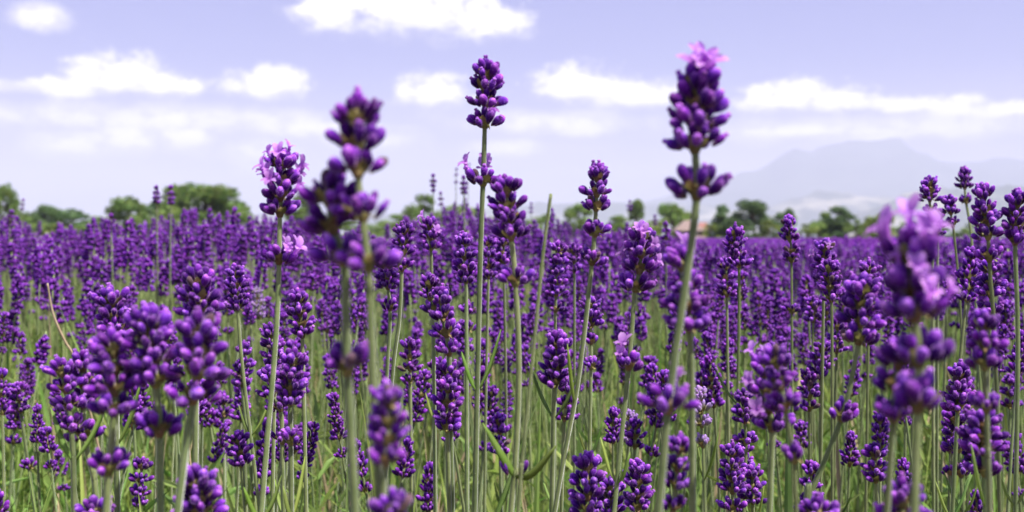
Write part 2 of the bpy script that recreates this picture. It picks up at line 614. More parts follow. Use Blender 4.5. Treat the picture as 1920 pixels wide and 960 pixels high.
def stalk(label, pts, bases, widths, ext=(), d=None, fl=None, tipflower=False, pale=False, bare=False,
          leaf_y=None, nside=4, seed=None, wref=None, stem_f=0.125, blen=None, dry=False):
    """one lavender stalk: pts = its line in the photograph from tip to foot, bases/widths = its whorls"""
    rnd = random.Random(hash((pts[0][0] * 13 + pts[0][1])) if seed is None else seed)
    wr = wref or (max(widths) if widths else 62)
    if d is None:
        d = 41.0 / wr
    joined = wr < 34
    wm = wr * d / F
    # line of the stalk in 3-D
    P = list(pts)
    if P[-1][1] < 955 and len(P) > 1:
        a, b = P[-2], P[-1]
        P.append((b[0] + (b[0] - a[0]) / max(1, b[1] - a[1]) * (960 - b[1]) * 0.6, 960 if b[1] < 940 else b[1] + 40))
    foot_py = HY + (ZC - 0.0) * F / d
    a, b = P[-2], P[-1]
    sl = (b[0] - a[0]) / max(1.0, (b[1] - a[1]))
    sl = max(-.35, min(.35, sl))
    dy = foot_py - b[1]
    P.append((b[0] + sl * dy * .45, b[1] + dy * .5))
    P.append((b[0] + sl * dy * .65, foot_py))
    curve = catmull([(p[0], p[1], 0) for p in P], 60)
    lean = rnd.uniform(-.02, .07) * (1 if d > .45 else .4)
    pts3 = []
    for c in curve:
        q = at(c.x, c.y, d)
        q.y += lean * max(0, (c.y - pts[0][1])) / (foot_py - pts[0][1])
        pts3.append(q)
    foot = pts3[-1].copy()
    foot.z = 0
    root = empty('lavender_stalk' if not (bare or dry) else 'bare_stalk', foot)
    tag(root, label, 'lavender' if not (bare or dry) else 'stalk', STALK_GROUP if not (bare or dry) else None)

    def on(y):
        for i in range(len(curve) - 1):
            if curve[i].y <= y <= curve[i + 1].y:
                u = (y - curve[i].y) / max(1e-6, curve[i + 1].y - curve[i].y)
                return pts3[i].lerp(pts3[i + 1], u), (pts3[i] - pts3[i + 1]).normalized()
        return (pts3[0], (pts3[0] - pts3[1]).normalized()) if y < curve[0].y else (pts3[-1], Vector((0, 0, 1)))

    # stem
    top_y = (bases[0] - 0.1 * wr) if bases else pts[0][1]
    line = [(c, p) for c, p in zip(curve, pts3) if c.y > top_y]
    pt0, _ = on(top_y)
    sp = [pt0 - foot] + [p - foot for c, p in line]
    n = len(sp)
    r1 = wm * stem_f * 0.5
    rad = [r1 * (.68 + .32 * min(1, i / (n * .18))) * (1 + .12 * i / n) for i in range(n)]
    if bare:
        rad = [r1 * (1.0 + .2 * i / n) for i in range(n)]
    mb = MB()
    v, f, t = tube(sp, rad, 8, .15, rnd.uniform(0, .7))
    mb.add(v, f, t, 0, 0)
    if d < 0.8 and not dry:
        # short pale down on the stem
        for i in range(n - 1):
            if pts3[0].z - sp[i].z > .34:
                break
            for k in range(14):
                u = rnd.random()
                p = sp[i].lerp(sp[i + 1], u)
                a_ = rnd.uniform(0, 6.28)
                o = Vector((math.cos(a_), math.sin(a_), rnd.uniform(-.1, .5)))
                o.normalize()
                s_ = p + o * rad[i] * .95
                e_ = s_ + o * rnd.uniform(.0003, .00065)
                sd_ = Vector((0, 0, 1)).cross(o).normalized() * .00009
                mb.add([s_ - sd_, s_ + sd_, e_], [(0, 1, 2)], [0, 0, 0], rnd.random() * .3, 1)
    obj('stem', mb.mesh('stem', [M_DRY if dry else M_STEM, M_HAIR]), root)

    allw = [(y, w, 0) for y, w in zip(bases, widths)] + [(e[0], e[1], 1) for e in ext]
    nfl = dict(fl or {})
    for wi, (y, w, is_ext) in enumerate(allw):
        p, ax = on(y - .05 * wr)
        q = ax.to_track_quat('Z', 'Y')
        top = 2 if wi == 0 and not is_ext else (1 if wi == 1 else 0)
        if joined:
            me = rnd.choice(WH_PALE) if pale else (rnd.choice(WH_TOP) if top == 2 else rnd.choice(WH_MID))
            o = obj('whorl', me, root, p - foot)
            o.rotation_mode = 'QUATERNION'
            o.rotation_quaternion = q @ Quaternion((0, 0, 1), rnd.uniform(0, 6.28))
            s_ = w * d / F
            zs = wm * .95
            o.scale = (max(s_, zs * .8), max(s_, zs * .8), zs)
            continue
        wo_ = obj('whorl', CUPS[rnd.randrange(6)], root, p - foot)
        wo_.rotation_mode = 'QUATERNION'
        wo_.rotation_quaternion = q @ Quaternion((0, 0, 1), rnd.uniform(0, 6.28))
        wo_.scale = (wm, wm, wm)
        ns = nside if not is_ext else (e_n(ext, wi - len(bases)) or 3)
        lay = whorl_layout(rnd, 1.12 * w / wr, 1.0, top, ns, blen)
        nf = nfl.get(wi, 0)
        pick = set(rnd.sample(range(len(lay)), min(nf, len(lay)))) if nf else set()
        for bi, (bp, bd, ln) in enumerate(lay):
            if is_ext and bi >= ns * 2 + 4:
                break
            b_ = obj('bud', (BUD_DRY if rnd.random() < .012 else rnd.choice(BUDS_PALE if pale else BUDS)), wo_, bp)
            b_.rotation_mode = 'QUATERNION'
            bq = bd.to_track_quat('Z', 'Y') @ Quaternion((0, 0, 1), rnd.uniform(0, 6.28))
            b_.rotation_quaternion = bq
            k_ = rnd.uniform(.88, 1.06)
            b_.scale = (ln * k_, ln * k_, ln)
            if bi in pick:
                fo = obj('open_flower', rnd.choice(FLOWERS), wo_, bp + bd * ln * .72)
                fo.rotation_mode = 'QUATERNION'
                dd = (bd + Vector((0, 0, rnd.uniform(.1, .7)))).normalized()
                fo.rotation_quaternion = dd.to_track_quat('Z', 'X')
                k_ = ln * rnd.uniform(.8, 1.08)
                fo.scale = (k_, k_, k_)
        if tipflower and wi == 0:
            for fi, dv in enumerate(((-.55, -.35, .8), (.6, -.3, .7), (.05, -.75, .65), (.1, .3, .95))):
                fo = obj('open_flower', FLOWERS[fi], wo_, (0.05 * dv[0], 0, .30))
                fo.rotation_mode = 'QUATERNION'
                q_ = wo_.rotation_quaternion.inverted() @ Vector(dv).to_track_quat('Z', 'X')
                fo.rotation_quaternion = q_ @ Quaternion((0, 0, 1), 2.6 + fi)
                fo.scale = (.40, .40, .40)
    if leaf_y:
        p, ax = on(leaf_y)
        for (lx, ly) in ((905, 790), (1042, 832)):
            tip = at(lx, ly, d)
            tip.y = p.y - .004
            mid = p.lerp(tip, .5) + Vector((.003 if lx < 960 else -.002, 0, -.006))
            cv = catmull([p, mid, tip], 8)
            v, f, t = tube([c - foot for c in cv], [.0006, .0011, .0015, .0018, .0018, .0017, .0014, .001, .0003], 6, .3)
            mb = MB()
            mb.add(v, f, t)
            obj('leaf', mb.mesh('leaf', [M_LEAF]), root)
        for s_ in (-1, 1):
            b_ = obj('bud', BUDS[1], root, p - foot + Vector((s_ * .003, -.002, .001)))
            b_.rotation_mode = 'QUATERNION'
            b_.rotation_quaternion = Vector((s_ * .45, -.1, 1)).to_track_quat('Z', 'Y')
            b_.scale = (.0065, .0065, .0085)
    if not bare and not dry and not leaf_y and wr > 40 and d > .5 and rnd.random() < .5:
        yl = rnd.uniform(max(730, (ext[-1][0] if ext else bases[-1]) + 60), 990)
        p, ax = on(yl)
        a_ = rnd.uniform(0, 6.28)
        for k in (0, 1):
            dv = Vector((math.cos(a_ + k * 3.14), math.sin(a_ + k * 3.14), rnd.uniform(1.2, 2.6))).normalized()
            ln_ = rnd.uniform(.018, .036)
            cv = catmull([p, p + dv * ln_ * .5 + Vector((0, 0, -.002)), p + dv * ln_ + Vector((0, 0, .003))], 6)
            v, f, t = tube([c - foot for c in cv], [.0004, .0009, .0012, .0013, .0012, .0009, .0002], 5, .3)
            mb = MB()
            mb.add(v, f, t, rnd.random())
            obj('leaf', mb.mesh('leaf', [M_LEAF]), root)
    cy = (bases[0] + bases[-1]) / 2 if bases else pts[0][1] + 60
    PLACED.append((root, pts[0][0], cy, wr, d, True))
    return root


def e_n(ext, i):
    e = ext[i]
    return e[2] if len(e) > 2 else None


# ------------------------------------------------------------------ the tall stalks seen one by one
S = stalk
S('tallest slim stalk in the middle with a separate flowering whorl below its dense head', [(912, 112), (907, 300), (899, 520), (889, 960)],
  [150, 173, 200, 238], [44, 62, 74, 68], [(347, 68, 3)], .6, {4: 3, 3: 1}, wref=74)
S('large blurred spike with yellow-green cups between its whorls, tallest left of the middle', [(668, 176), (672, 330), (690, 490), (697, 620), (703, 760), (712, 960)],
  [236, 285, 330, 412, 505], [92, 100, 108, 118, 130], d=.34, wref=118, nside=3)
S('blurred spike with a brown withered bract, leaning behind the large blurred one', [(612, 318), (622, 420), (645, 495), (650, 690), (664, 960)],
  [385, 436, 495], [95, 110, 130], [(702, 108, 2)], .35, wref=118, nside=3)
S('large dark spike crowned by one pink open flower against the clouds', [(1314, 140), (1303, 260), (1306, 370), (1284, 540), (1258, 720), (1234, 960)],
  [180, 213, 248, 284], [78, 98, 112, 128], [(372, 126, 4), (772, 118, 3)], .39, {5: 1}, tipflower=True, wref=118)
S('spike covered in pale open flowers over dark buds, standing against the left trees', [(527, 274), (525, 400), (521, 560), (512, 700), (490, 960)],
  [318, 348, 376, 405], [56, 72, 78, 74], [(494, 66, 3)], .58, {0: 4, 1: 5, 2: 4, 4: 4}, wref=76)
S('pale stemmed spike with two small separate whorls, right of the bare stalk', [(1122, 305), (1118, 390), (1112, 480), (1085, 720), (1043, 960)],
  [340, 368, 394], [46, 60, 56], [(443, 52, 3), (496, 58, 3)], .6, wref=64, nside=3)
S('plump spike with large round buds and a pair of leaves low on its stem', [(945, 333), (955, 420), (966, 520), (973, 700), (965, 885), (958, 960)],
  [368, 395, 420, 450], [58, 72, 68, 74], [(536, 72, 3)], .54, leaf_y=893, wref=74, nside=3)
S('bare green stalk without any flower head, cut off blunt at its top', [(1033, 363), (1018, 480), (1000, 660), (978, 880), (972, 960)], [], [], d=.5, bare=True, wref=58)
S('big blurred spike with pale pink open petals at its top, right side', [(1708, 430), (1712, 560), (1722, 700), (1714, 960)],
  [500, 550, 600], [98, 122, 136], [(685, 124, 4), (770, 100, 3)], .335, {0: 7, 1: 3, 2: 5}, wref=135)
S('short blurred spike in front of the big pink petalled one', [(1690, 640), (1684, 700), (1678, 790), (1668, 960)],
  [690, 735, 790], [82, 100, 84], d=.36, wref=100)
S('blurred spike with green cups in front of a dark flowering one', [(1454, 635), (1459, 700), (1472, 765), (1490, 860), (1496, 960)],
  [688, 728, 770], [62, 74, 62], [(868, 54, 2)], .42, wref=76)
S('dark spike with limp pale petals hanging at both sides', [(1430, 672), (1440, 760), (1450, 810), (1446, 960)],
  [705, 740, 775, 808], [55, 78, 80, 72], d=.5, fl={0: 2, 1: 4, 2: 2}, wref=80)
S('tallest spike of the blurred bunch at the lower left', [(272, 572), (280, 650), (292, 730), (297, 830), (297, 960)],
  [625, 655, 690, 725], [80, 96, 98, 88], [(818, 84, 3)], .43, wref=96)
S('fat right-hand spike of the blurred bunch at the lower left', [(372, 590), (372, 680), (360, 765), (333, 960)],
  [640, 675, 712, 755], [84, 100, 108, 112], d=.42, wref=104)
S('dark middle spike of the lower left bunch with a loose whorl beneath', [(208, 630), (215, 700), (214, 780), (204, 880), (200, 960)],
  [668, 703, 740, 778], [76, 92, 98, 100], [(888, 86, 3)], .43, wref=96)
S('outermost spike of the lower left bunch, standing over the grass', [(108, 675), (120, 720), (128, 770), (134, 850), (135, 960)],
  [705, 736, 768], [52, 64, 64], [(808, 62, 3)], .55, wref=66)
S('small crowded spike tucked between the outer and dark spikes of the left bunch', [(155, 665), (155, 720), (155, 820), (172, 900), (177, 960)],
  [695, 726, 764], [62, 70, 70], [(825, 66, 3)], .56, wref=70)
S('sharp round-budded spike rising behind the lower left bunch', [(205, 541), (212, 600), (215, 640), (213, 960)],
  [575, 600, 626, 652], [60, 72, 70, 56], d=.6, wref=72)
S('round knobbly spike above the fat blurred one of the left bunch', [(370, 507), (372, 560), (374, 600), (366, 700), (360, 960)],
  [540, 566, 592, 614], [58, 74, 78, 62], d=.56, wref=78)
S('slender upright spike with a clean pale stem beside the left bunch', [(440, 496), (442, 540), (444, 580), (452, 700), (478, 960)],
  [520, 541, 562, 582], [38, 46, 46, 44], d=.85, wref=48)
S('long loose spike partly behind a clean pale stem, left of the slim flowering stalk', [(458, 640), (455, 690), (452, 725), (470, 960)],
  [665, 690, 708, 726], [38, 44, 44, 40], d=.92)
S('stubby bright spike low in the grass beside the crossing stems', [(445, 808), (447, 850), (450, 877), (455, 960)],
  [835, 856, 877], [42, 50, 46], d=.82)
S('plump blurred spike rising from the bottom edge below the left bunch', [(368, 882), (372, 960)],
  [920, 948, 975], [74, 92, 95], d=.47, wref=90)
S('neat conical spike right of the slim stalk with pale flowers', [(558, 542), (562, 590), (566, 632), (570, 960)],
  [570, 592, 613, 633], [36, 50, 54, 44], d=.76, wref=54)
S('loose spike leaning on the slim flowering stem', [(507, 605), (510, 650), (514, 690), (505, 960)],
  [632, 655, 676, 695], [44, 50, 50, 46], d=.8, wref=50)
S('crowded spike with green cups, right one of the pair by the slim stalk', [(555, 648), (548, 700), (545, 750), (548, 960)],
  [688, 715, 738, 758], [50, 62, 66, 56], [(832, 48, 2)], .62, wref=66)
S('dark crowded spike, left one of the pair by the slim stalk', [(500, 682), (512, 740), (526, 772), (528, 828), (530, 960)],
  [715, 742, 770], [50, 56, 54], [(832, 52, 2)], .72, wref=56)
S('short very blurred spike with yellowish cups, on a thick pale stem', [(727, 720), (727, 800), (722, 880), (716, 960)],
  [764, 800, 834, 872], [58, 70, 74, 66], d=.33, wref=88, nside=3)
S('very blurred spike tip just reaching in at the bottom edge', [(737, 925), (736, 1010)], [968, 1005], [80, 90], d=.33, wref=95)
S('blurred spike of large paired buds near the right edge', [(1845, 582), (1846, 640), (1847, 690), (1852, 850), (1855, 960)],
  [622, 656, 692], [54, 70, 68], [(772, 68, 3)], .42, wref=76, nside=3)
S('tall round-budded spike against the hazy hill, second from the right edge', [(1841, 345), (1848, 400), (1855, 440), (1862, 520), (1874, 640), (1893, 960)],
  [376, 402, 424, 448], [40, 54, 60, 58], [(490, 46, 2)], .62, wref=62, nside=3)
S('tall spike cut by the right edge of the view', [(1908, 360), (1908, 400), (1907, 465), (1918, 640), (1925, 960)],
  [388, 410, 432], [46, 58, 62], [(458, 36, 2)], .62, wref=62, nside=3)
S('dark tapering spike against the hills with a gap above its lowest whorl', [(1742, 336), (1744, 390), (1748, 440), (1752, 960)],
  [352, 365, 377], [28, 38, 42], [(400, 42, 2)], .95, wref=42)
S('small spike beside the dark tapering one with two low buds', [(1780, 366), (1784, 410), (1790, 450), (1802, 600), (1815, 960)],
  [386, 402], [30, 38], [(425, 38, 2)], 1.0, wref=40)
S('farthest raised small spike standing highest over the right hill', [(1808, 316), (1810, 370), (1822, 460), (1835, 700)],
  [331, 342, 354], [24, 30, 32], [(381, 24, 2)], 1.15, wref=36)
S('dark spike half hidden under the tapering one on the right', [(1757, 398), (1758, 450), (1760, 700)],
  [414, 428, 443], [28, 36, 38], d=1.05, wref=38)
S('dark spike dressed in pinkish open flowers with a flowering whorl far below', [(1203, 424), (1200, 500), (1190, 550), (1178, 690), (1150, 960)],
  [455, 482, 512, 546], [52, 70, 74, 64], [(692, 62, 3)], .6, {0: 1, 1: 4, 2: 5, 4: 2}, wref=72)
S('blurred loose spike passing behind the thick leaning stem', [(1270, 468), (1285, 540), (1293, 615), (1298, 700), (1302, 960)],
  [505, 548, 585, 620], [52, 76, 90, 84], d=.44, fl={0: 1}, wref=86)
S('blurred short spike beside the foot of the thick leaning stem', [(1275, 808), (1272, 870), (1268, 930), (1265, 960)],
  [850, 885, 917], [50, 58, 58], [(962, 48, 2)], .47, wref=66)
S('young spike of pale buds in green cups behind the thick leaning stem', [(1310, 715), (1312, 760), (1316, 800), (1322, 960)],
  [750, 775, 800], [36, 42, 38], [(838, 26, 2)], .66, pale=True, wref=48)
S('knobbly spike with a low whorl just right of the large blurred one', [(755, 411), (756, 450), (753, 505), (748, 600), (735, 700)],
  [440, 461, 480], [42, 46, 44], [(508, 42, 2)], .84, wref=48)
S('square-topped spike with a few mauve flowers right of the knobbly one', [(803, 409), (806, 440), (808, 470), (812, 700)],
  [430, 450, 469], [34, 43, 42], d=.92, fl={0: 2, 1: 2}, wref=44)
S('long dense spike with a loose lower whorl left of the tallest stalk', [(833, 538), (828, 580), (840, 650), (842, 720), (846, 960)],
  [570, 600, 632, 667], [46, 58, 62, 60], [(712, 58, 3)], .66, wref=62, nside=3)
S('short spike overlapping the long dense one from its upper left', [(806, 512), (806, 560), (812, 620), (815, 960)],
  [540, 562, 584], [42, 48, 46], d=.8, wref=50)
S('chunky spike low beside the stem of the tallest stalk', [(842, 703), (838, 760), (838, 808), (842, 960)],
  [735, 762, 787, 810], [48, 58, 60, 48], d=.66, wref=60)
S('broad conical spike directly left of the tallest stem', [(869, 438), (872, 500), (874, 540), (875, 960)],
  [462, 486, 508, 530], [36, 48, 52, 50], d=.78, wref=52)
S('dark spike hidden behind the plump round-budded one', [(942, 438), (944, 470), (948, 700)], [462, 480, 495], [32, 38, 38], d=1.05, wref=40)
S('narrow spike hugging the right side of the tallest stem', [(916, 440), (916, 520), (912, 700)], [462, 482, 502, 522], [28, 34, 36, 34], d=1.0, wref=36)
S('long cylindrical spike right of the bare stalk', [(1047, 451), (1045, 520), (1042, 585), (1042, 700)],
  [475, 495, 515, 536, 556], [34, 40, 44, 44, 42], [(585, 44, 2)], .9, wref=44)
S('short spike touching the long cylindrical one on its right', [(1075, 458), (1077, 510), (1078, 640)], [476, 492, 510], [30, 36, 36], d=1.1, wref=38)
S('wide bushy spike between the bare stalk and the pale stemmed one', [(1050, 628), (1044, 680), (1040, 740), (1036, 960)],
  [655, 680, 704, 726], [48, 62, 66, 60], d=.66, wref=66)
S('uneven spike under the wide bushy one', [(1068, 704), (1062, 760), (1058, 800), (1054, 960)], [738, 764, 790], [42, 48, 46], d=.8, wref=48)
S('spike crossed by a pale stem with two tiny tufts beneath', [(1106, 552), (1108, 620), (1108, 700), (1104, 960)],
  [580, 600, 614], [40, 44, 42], [(645, 26, 2), (692, 34, 2)], .84, wref=46)
S('pale young spike of whitish lilac buds on a thin stem', [(1182, 768), (1179, 840), (1163, 960)], [790, 810, 832], [27, 30, 28], d=.95, pale=True, wref=38)
S('large-budded spike at the bottom edge right of the leaf pair', [(1100, 856), (1102, 960)], [884, 910, 936, 962], [46, 62, 66, 66], d=.62, wref=66)
S('lower spike joined to the right of the large-budded bottom one', [(1146, 902), (1146, 970)], [924, 945, 966], [44, 54, 56], d=.74, wref=56)
S('dense spike at the bottom edge behind the pale young stem', [(1195, 866), (1196, 960)], [890, 912, 936, 958], [42, 52, 56, 50], d=.72, wref=56)
S('slim lopsided spike beside the left leaf of the pair', [(934, 774), (937, 820), (940, 960)], [796, 815, 834, 852], [28, 38, 42, 40], d=.95, wref=42)
S('sharp spike beyond the thick leaning stem under the round trees', [(1378, 427), (1380, 480), (1388, 530), (1390, 960)], [446, 464, 482, 500], [32, 44, 48, 46], d=.86, wref=48)
S('spike just below and left of the one under the round trees', [(1360, 486), (1362, 530), (1364, 800)], [505, 525, 545, 556], [32, 40, 42, 40], d=.98, wref=42)
S('small stepped spike below the poplar-shaped tree, whorls well apart', [(1479, 407), (1481, 450), (1485, 510), (1490, 960)],
  [424, 438, 452], [26, 32, 34], [(476, 38, 2), (492, 38, 2), (588, 34, 2)], .98, wref=40)
S('pointed spike in front of another below the conical tree', [(1556, 490), (1556, 550), (1560, 600), (1562, 960)], [512, 530, 546], [38, 46, 48], [(565, 44, 2)], .84, wref=48)
S('pinkish spike behind the pointed one below the conical tree', [(1547, 452), (1546, 500), (1546, 700)], [472, 490, 508, 526], [34, 42, 46, 46], d=.9, wref=46, fl={1: 2})
S('large dark spike left of the big pink petalled one, on a slanting stem', [(1620, 520), (1617, 580), (1610, 660), (1585, 785), (1525, 945)],
  [556, 584, 612, 645], [54, 74, 82, 74], [(792, 64, 2)], .53, wref=80)
S('cluster of four light-rimmed buds left of the pink petals', [(1630, 480), (1630, 520), (1632, 700)], [512, 535], [46, 46], d=.86, wref=48)
S('near-black small spike in the shade below the conical tree', [(1525, 562), (1526, 605), (1530, 800)], [575, 590, 604], [32, 38, 38], d=1.1, wref=38)
S('curved spike with one stray bud on its stem, right of the blurred flowering pair', [(1548, 638), (1540, 690), (1546, 960)], [660, 678, 696], [38, 44, 42], [(712, 22, 2)], .92, wref=44)
S('upright spike on a clean stem left of the large dark one', [(1572, 597), (1570, 650), (1568, 960)], [618, 640, 662], [36, 42, 42], d=.94, wref=43)
S('oval spike with a small lower whorl right of the blurred flowering pair', [(1515, 692), (1519, 750), (1528, 960)], [714, 732, 749], [36, 44, 42], [(772, 36, 2)], .92, wref=44)
S('spike left of the limp petals with an open whorl lower down', [(1393, 729), (1397, 790), (1399, 840), (1395, 960)], [755, 775, 793], [40, 50, 48], [(832, 50, 3)], .8, wref=50)
S('dense dark spike at the bottom, left one of two under the limp petals', [(1372, 832), (1374, 960)], [858, 880, 903, 925], [40, 52, 54, 52], [(958, 48, 2)], .74, wref=54)
S('bright spike at the bottom, right one of two under the limp petals', [(1410, 872), (1414, 960)], [897, 920, 945], [42, 52, 54], d=.75, wref=54)
S('shaded spike behind the thick grey stem below the limp petals', [(1500, 789), (1504, 850), (1510, 960)], [808, 825, 842], [30, 37, 38], d=1.05, wref=38)
S('spike at the bottom edge crossed by the slanting stem', [(1522, 864), (1520, 960)], [890, 916, 944], [34, 44, 48], d=.84, wref=48)
S('blurred dark buds peeping over the bottom edge beside the slanting stem', [(1534, 942), (1534, 1000)], [975, 1000], [75, 80], d=.47, wref=84)
S('rounded spike with green cups low at the right, under the pink petalled one', [(1641, 820), (1642, 880), (1652, 960)], [861, 886, 906], [44, 52, 42], d=.66, wref=56, nside=3)
S('wide blurred spike over the bottom edge between two thick stems', [(1692, 906), (1692, 1000)], [948, 985], [78, 108], d=.41, wref=100)
S('dense spike in the shade left of the large paired buds', [(1800, 688), (1800, 760), (1800, 960)], [712, 735, 754, 772], [40, 54, 62, 60], d=.66, wref=62)
S('squarish spike below the shaded dense one at the right', [(1790, 770), (1797, 840), (1804, 960)], [796, 820, 846], [44, 56, 58], [(892, 44, 2)], .7, wref=58)
S('broad spike crossed by the pale stem of the large paired buds', [(1842, 774), (1846, 850), (1850, 960)], [806, 830, 852], [60, 76, 82], [(892, 64, 3)], .52, wref=78)
S('small dark spike at the right edge behind a green stem', [(1893, 698), (1895, 760), (1898, 960)], [722, 744, 766], [26, 34, 36], d=1.1, wref=38)
S('tiny whitish young spike near the right edge', [(1897, 563), (1899, 600), (1910, 800)], [575, 586, 594], [20, 24, 22], d=1.3, pale=True, wref=30)
S('lower dark spike behind the green stem of the tall round-budded one', [(1858, 490), (1860, 560), (1862, 800)], [514, 536, 558], [42, 52, 52], [(590, 42, 2)], .8, wref=52)
S('neat small spike alone over the grass at the left edge', [(33, 717), (36, 770), (55, 960)], [737, 755, 775], [30, 37, 36], [(883, 28, 2)], 1.05, wref=38)
S('pale flecked spike low between the stems of the left bunch', [(270, 850), (264, 900), (262, 960)], [880, 906, 930, 950], [34, 42, 42, 40], d=.9, wref=43)
S('blurred tip peeping over the bottom edge under the left bunch', [(176, 936), (176, 1000)], [972, 995], [60, 72], d=.5, wref=76)
S('two-tiered spike behind the large blurred one with its lowest whorl apart', [(722, 482), (727, 540), (730, 600), (722, 720)], [504, 523, 542], [40, 46, 46], [(582, 40, 2)], .86, wref=48)
S('ragged spike below the two-tiered one', [(768, 634), (769, 690), (772, 900)], [655, 675, 696, 718], [34, 40, 42, 38], d=.96, wref=42)
S('small tuft of buds on a stem beside the tallest stem', [(878, 570), (877, 630), (876, 960)], [588], [34], [(622, 36, 2)], 1.0, wref=42)
S('tall thin spike in the shade behind the fat left-bunch spike', [(420, 732), (420, 800), (424, 960)], [758, 780, 803], [30, 34, 34], d=1.1, wref=36)
# heads that stand alone above the skyline
S('left one of two small spikes in front of the left trees', [(293, 349), (294, 390), (296, 560)], [357, 366, 375, 383], [13, 17, 19, 18], d=2.05, wref=20)
S('right one of two small spikes in front of the left trees', [(320, 348), (320, 390), (318, 560)], [357, 367, 377, 385], [14, 18, 19, 17], d=2.0, wref=20)
S('thin tiny spike standing alone at the far left before the sky', [(44, 372), (42, 400), (40, 560)], [378, 386, 394], [9, 10, 9], d=3.2, wref=11)
S('small pointed spike rising over the ridge of flowers left of the tallest stem', [(812, 324), (812, 360), (813, 520)], [334, 343, 352], [11, 15, 17], [(361, 9, 2)], 2.3, wref=17)
S('thin distant spike beside the tallest stem, left of its lower whorl', [(856, 311), (855, 350), (855, 520)], [320, 330, 344], [8, 10, 10], d=3.2, wref=11)
S('bushy distant spike just left of the lower whorl of the tallest stalk', [(869, 327), (870, 370), (872, 520)], [338, 348, 357], [14, 19, 19], [(365, 12, 2)], d=2.1, wref=19)
S('thin distant spike showing behind the lower whorl of the tallest stalk', [(880, 302), (878, 350), (876, 520)], [310, 318, 328], [7, 8, 8], d=3.6, wref=9)
S('pale distant spike right of the small pointed one', [(826, 355), (827, 390), (828, 520)], [366, 376, 386], [11, 13, 13], d=2.7, wref=14)
S('small upright spike alone under the left sky gap', [(208, 401), (208, 440), (210, 560)], [410, 420, 430], [15, 19, 19], d=2.0, wref=20)
S('leaning spike at the left edge over the far flowers', [(22, 394), (18, 425), (10, 560)], [402, 410, 418], [13, 16, 16], d=2.3, wref=17)
S('little spike before the low blue hill, right of the pale stemmed one', [(1181, 372), (1180, 400), (1180, 520)], [381, 389, 396], [10, 12, 12], d=2.9, wref=13)
S('short spike before the rounded tree left of the hut', [(1228, 402), (1228, 425), (1228, 520)], [409, 416, 423], [10, 12, 12], d=2.9, wref=13)
S('spike standing in front of the hut', [(1248, 415), (1250, 470), (1252, 640)], [427, 438, 450, 462], [16, 22, 24, 22], d=1.6, wref=24)
S('tiny spike over the flowers between the plump spike and the bare stalk', [(996, 378), (996, 400), (996, 520)], [385, 392, 400], [8, 10, 10], d=3.3, wref=11)

# a dry bent stalk without flowers among the left flowers
S('dry straw-coloured stalk bent among the left flowers', [(89, 531), (98, 590), (118, 640), (132, 665), (150, 720)], [], [], d=1.1, dry=True, wref=34)

# ------------------------------------------------------------------ the rest of the field
def ridge(x_px):
    """how high the flower tops reach in the photograph, column by column (pixel row)"""
    xs = [-400, 0, 120, 200, 330, 480, 560, 700, 780, 830, 900, 960, 1060, 1180, 1280, 1420, 1700, 1745, 1920, 2300]
    ys = [392, 392, 406, 404, 386, 384, 396, 410, 380, 360, 362, 386, 396, 406, 440, 453, 453, 440, 432, 430]
    return float(np.interp(x_px, xs, ys))


def head_z(x, y, rnd):
    px = 960 + F * x / max(y, .3)
    d = max(y, .3)
    drop = np.interp(d, [.3, .8, 1.2, 2.0, 3.2, 5, 9], [.17, .15, .125, .10, .085, .09, .10])
    z = ZC - drop
    z += rnd.gauss(0, .038) - .008
    wgt = float(np.interp(d, [1.4, 2.0, 3.2, 4.2, 6], [0, 1, 1, .6, 0.0])) * min(1.0, max(0.0, (453 - ridge(px)) / 16))
    if wgt > 0:
        zt = ZC + (HY - ridge(px)) * d / F + .006 - .125 * rnd.random() ** .5
        z = z * (1 - wgt) + max(z, zt) * wgt
    z += .03 * mnoise.noise(Vector((x * 1.7, y * 1.7, 3.1)))
    top = ZC + (HY - ridge(px)) * d / F
    return min(z, top - .012 + (rnd.random() < .10) * rnd.uniform(.01, .035))


rf = random.Random(42)
cand = []
for i in range(26000):
    y = -1.6 + 7.0 * rf.random()
    half = 1.1 + .52 * max(0, y)
    x = rf.uniform(-half, half)
    if rf.random() > half / (1.1 + .52 * 5.4):
        continue
    if -.5 < y < .80 and abs(x) < .56 * max(y, 0) + .14:
        continue          # the near foreground is filled by the stalks above
    if y < .35 and abs(x) < .30:
        continue          # the gap where the photographer stands
    dens = .62 + .5 * mnoise.noise(Vector((x * 1.1, y * .9, 0)))
    if y < 1.35:
        dens *= .5
    if rf.random() > dens:
        continue
    cand.append((x, y, head_z(x, y, rf)))


def on_hero(px, py):
    return False


front = []
rest = []
for c in cand:
    x, y, z = c
    if y > .75:
        px, py = 960 + F * x / y, HY + (ZC - z) * F / y
        if -10 < px < 1930 and py < 985:
            front.append((y, px, py, c))
            continue
    rest.append(c)
front.sort()
N_HERO = len(PLACED)
N_MID = 300 - N_HERO
mid = front[:N_MID]
rest += [f[3] for f in front[N_MID:]]


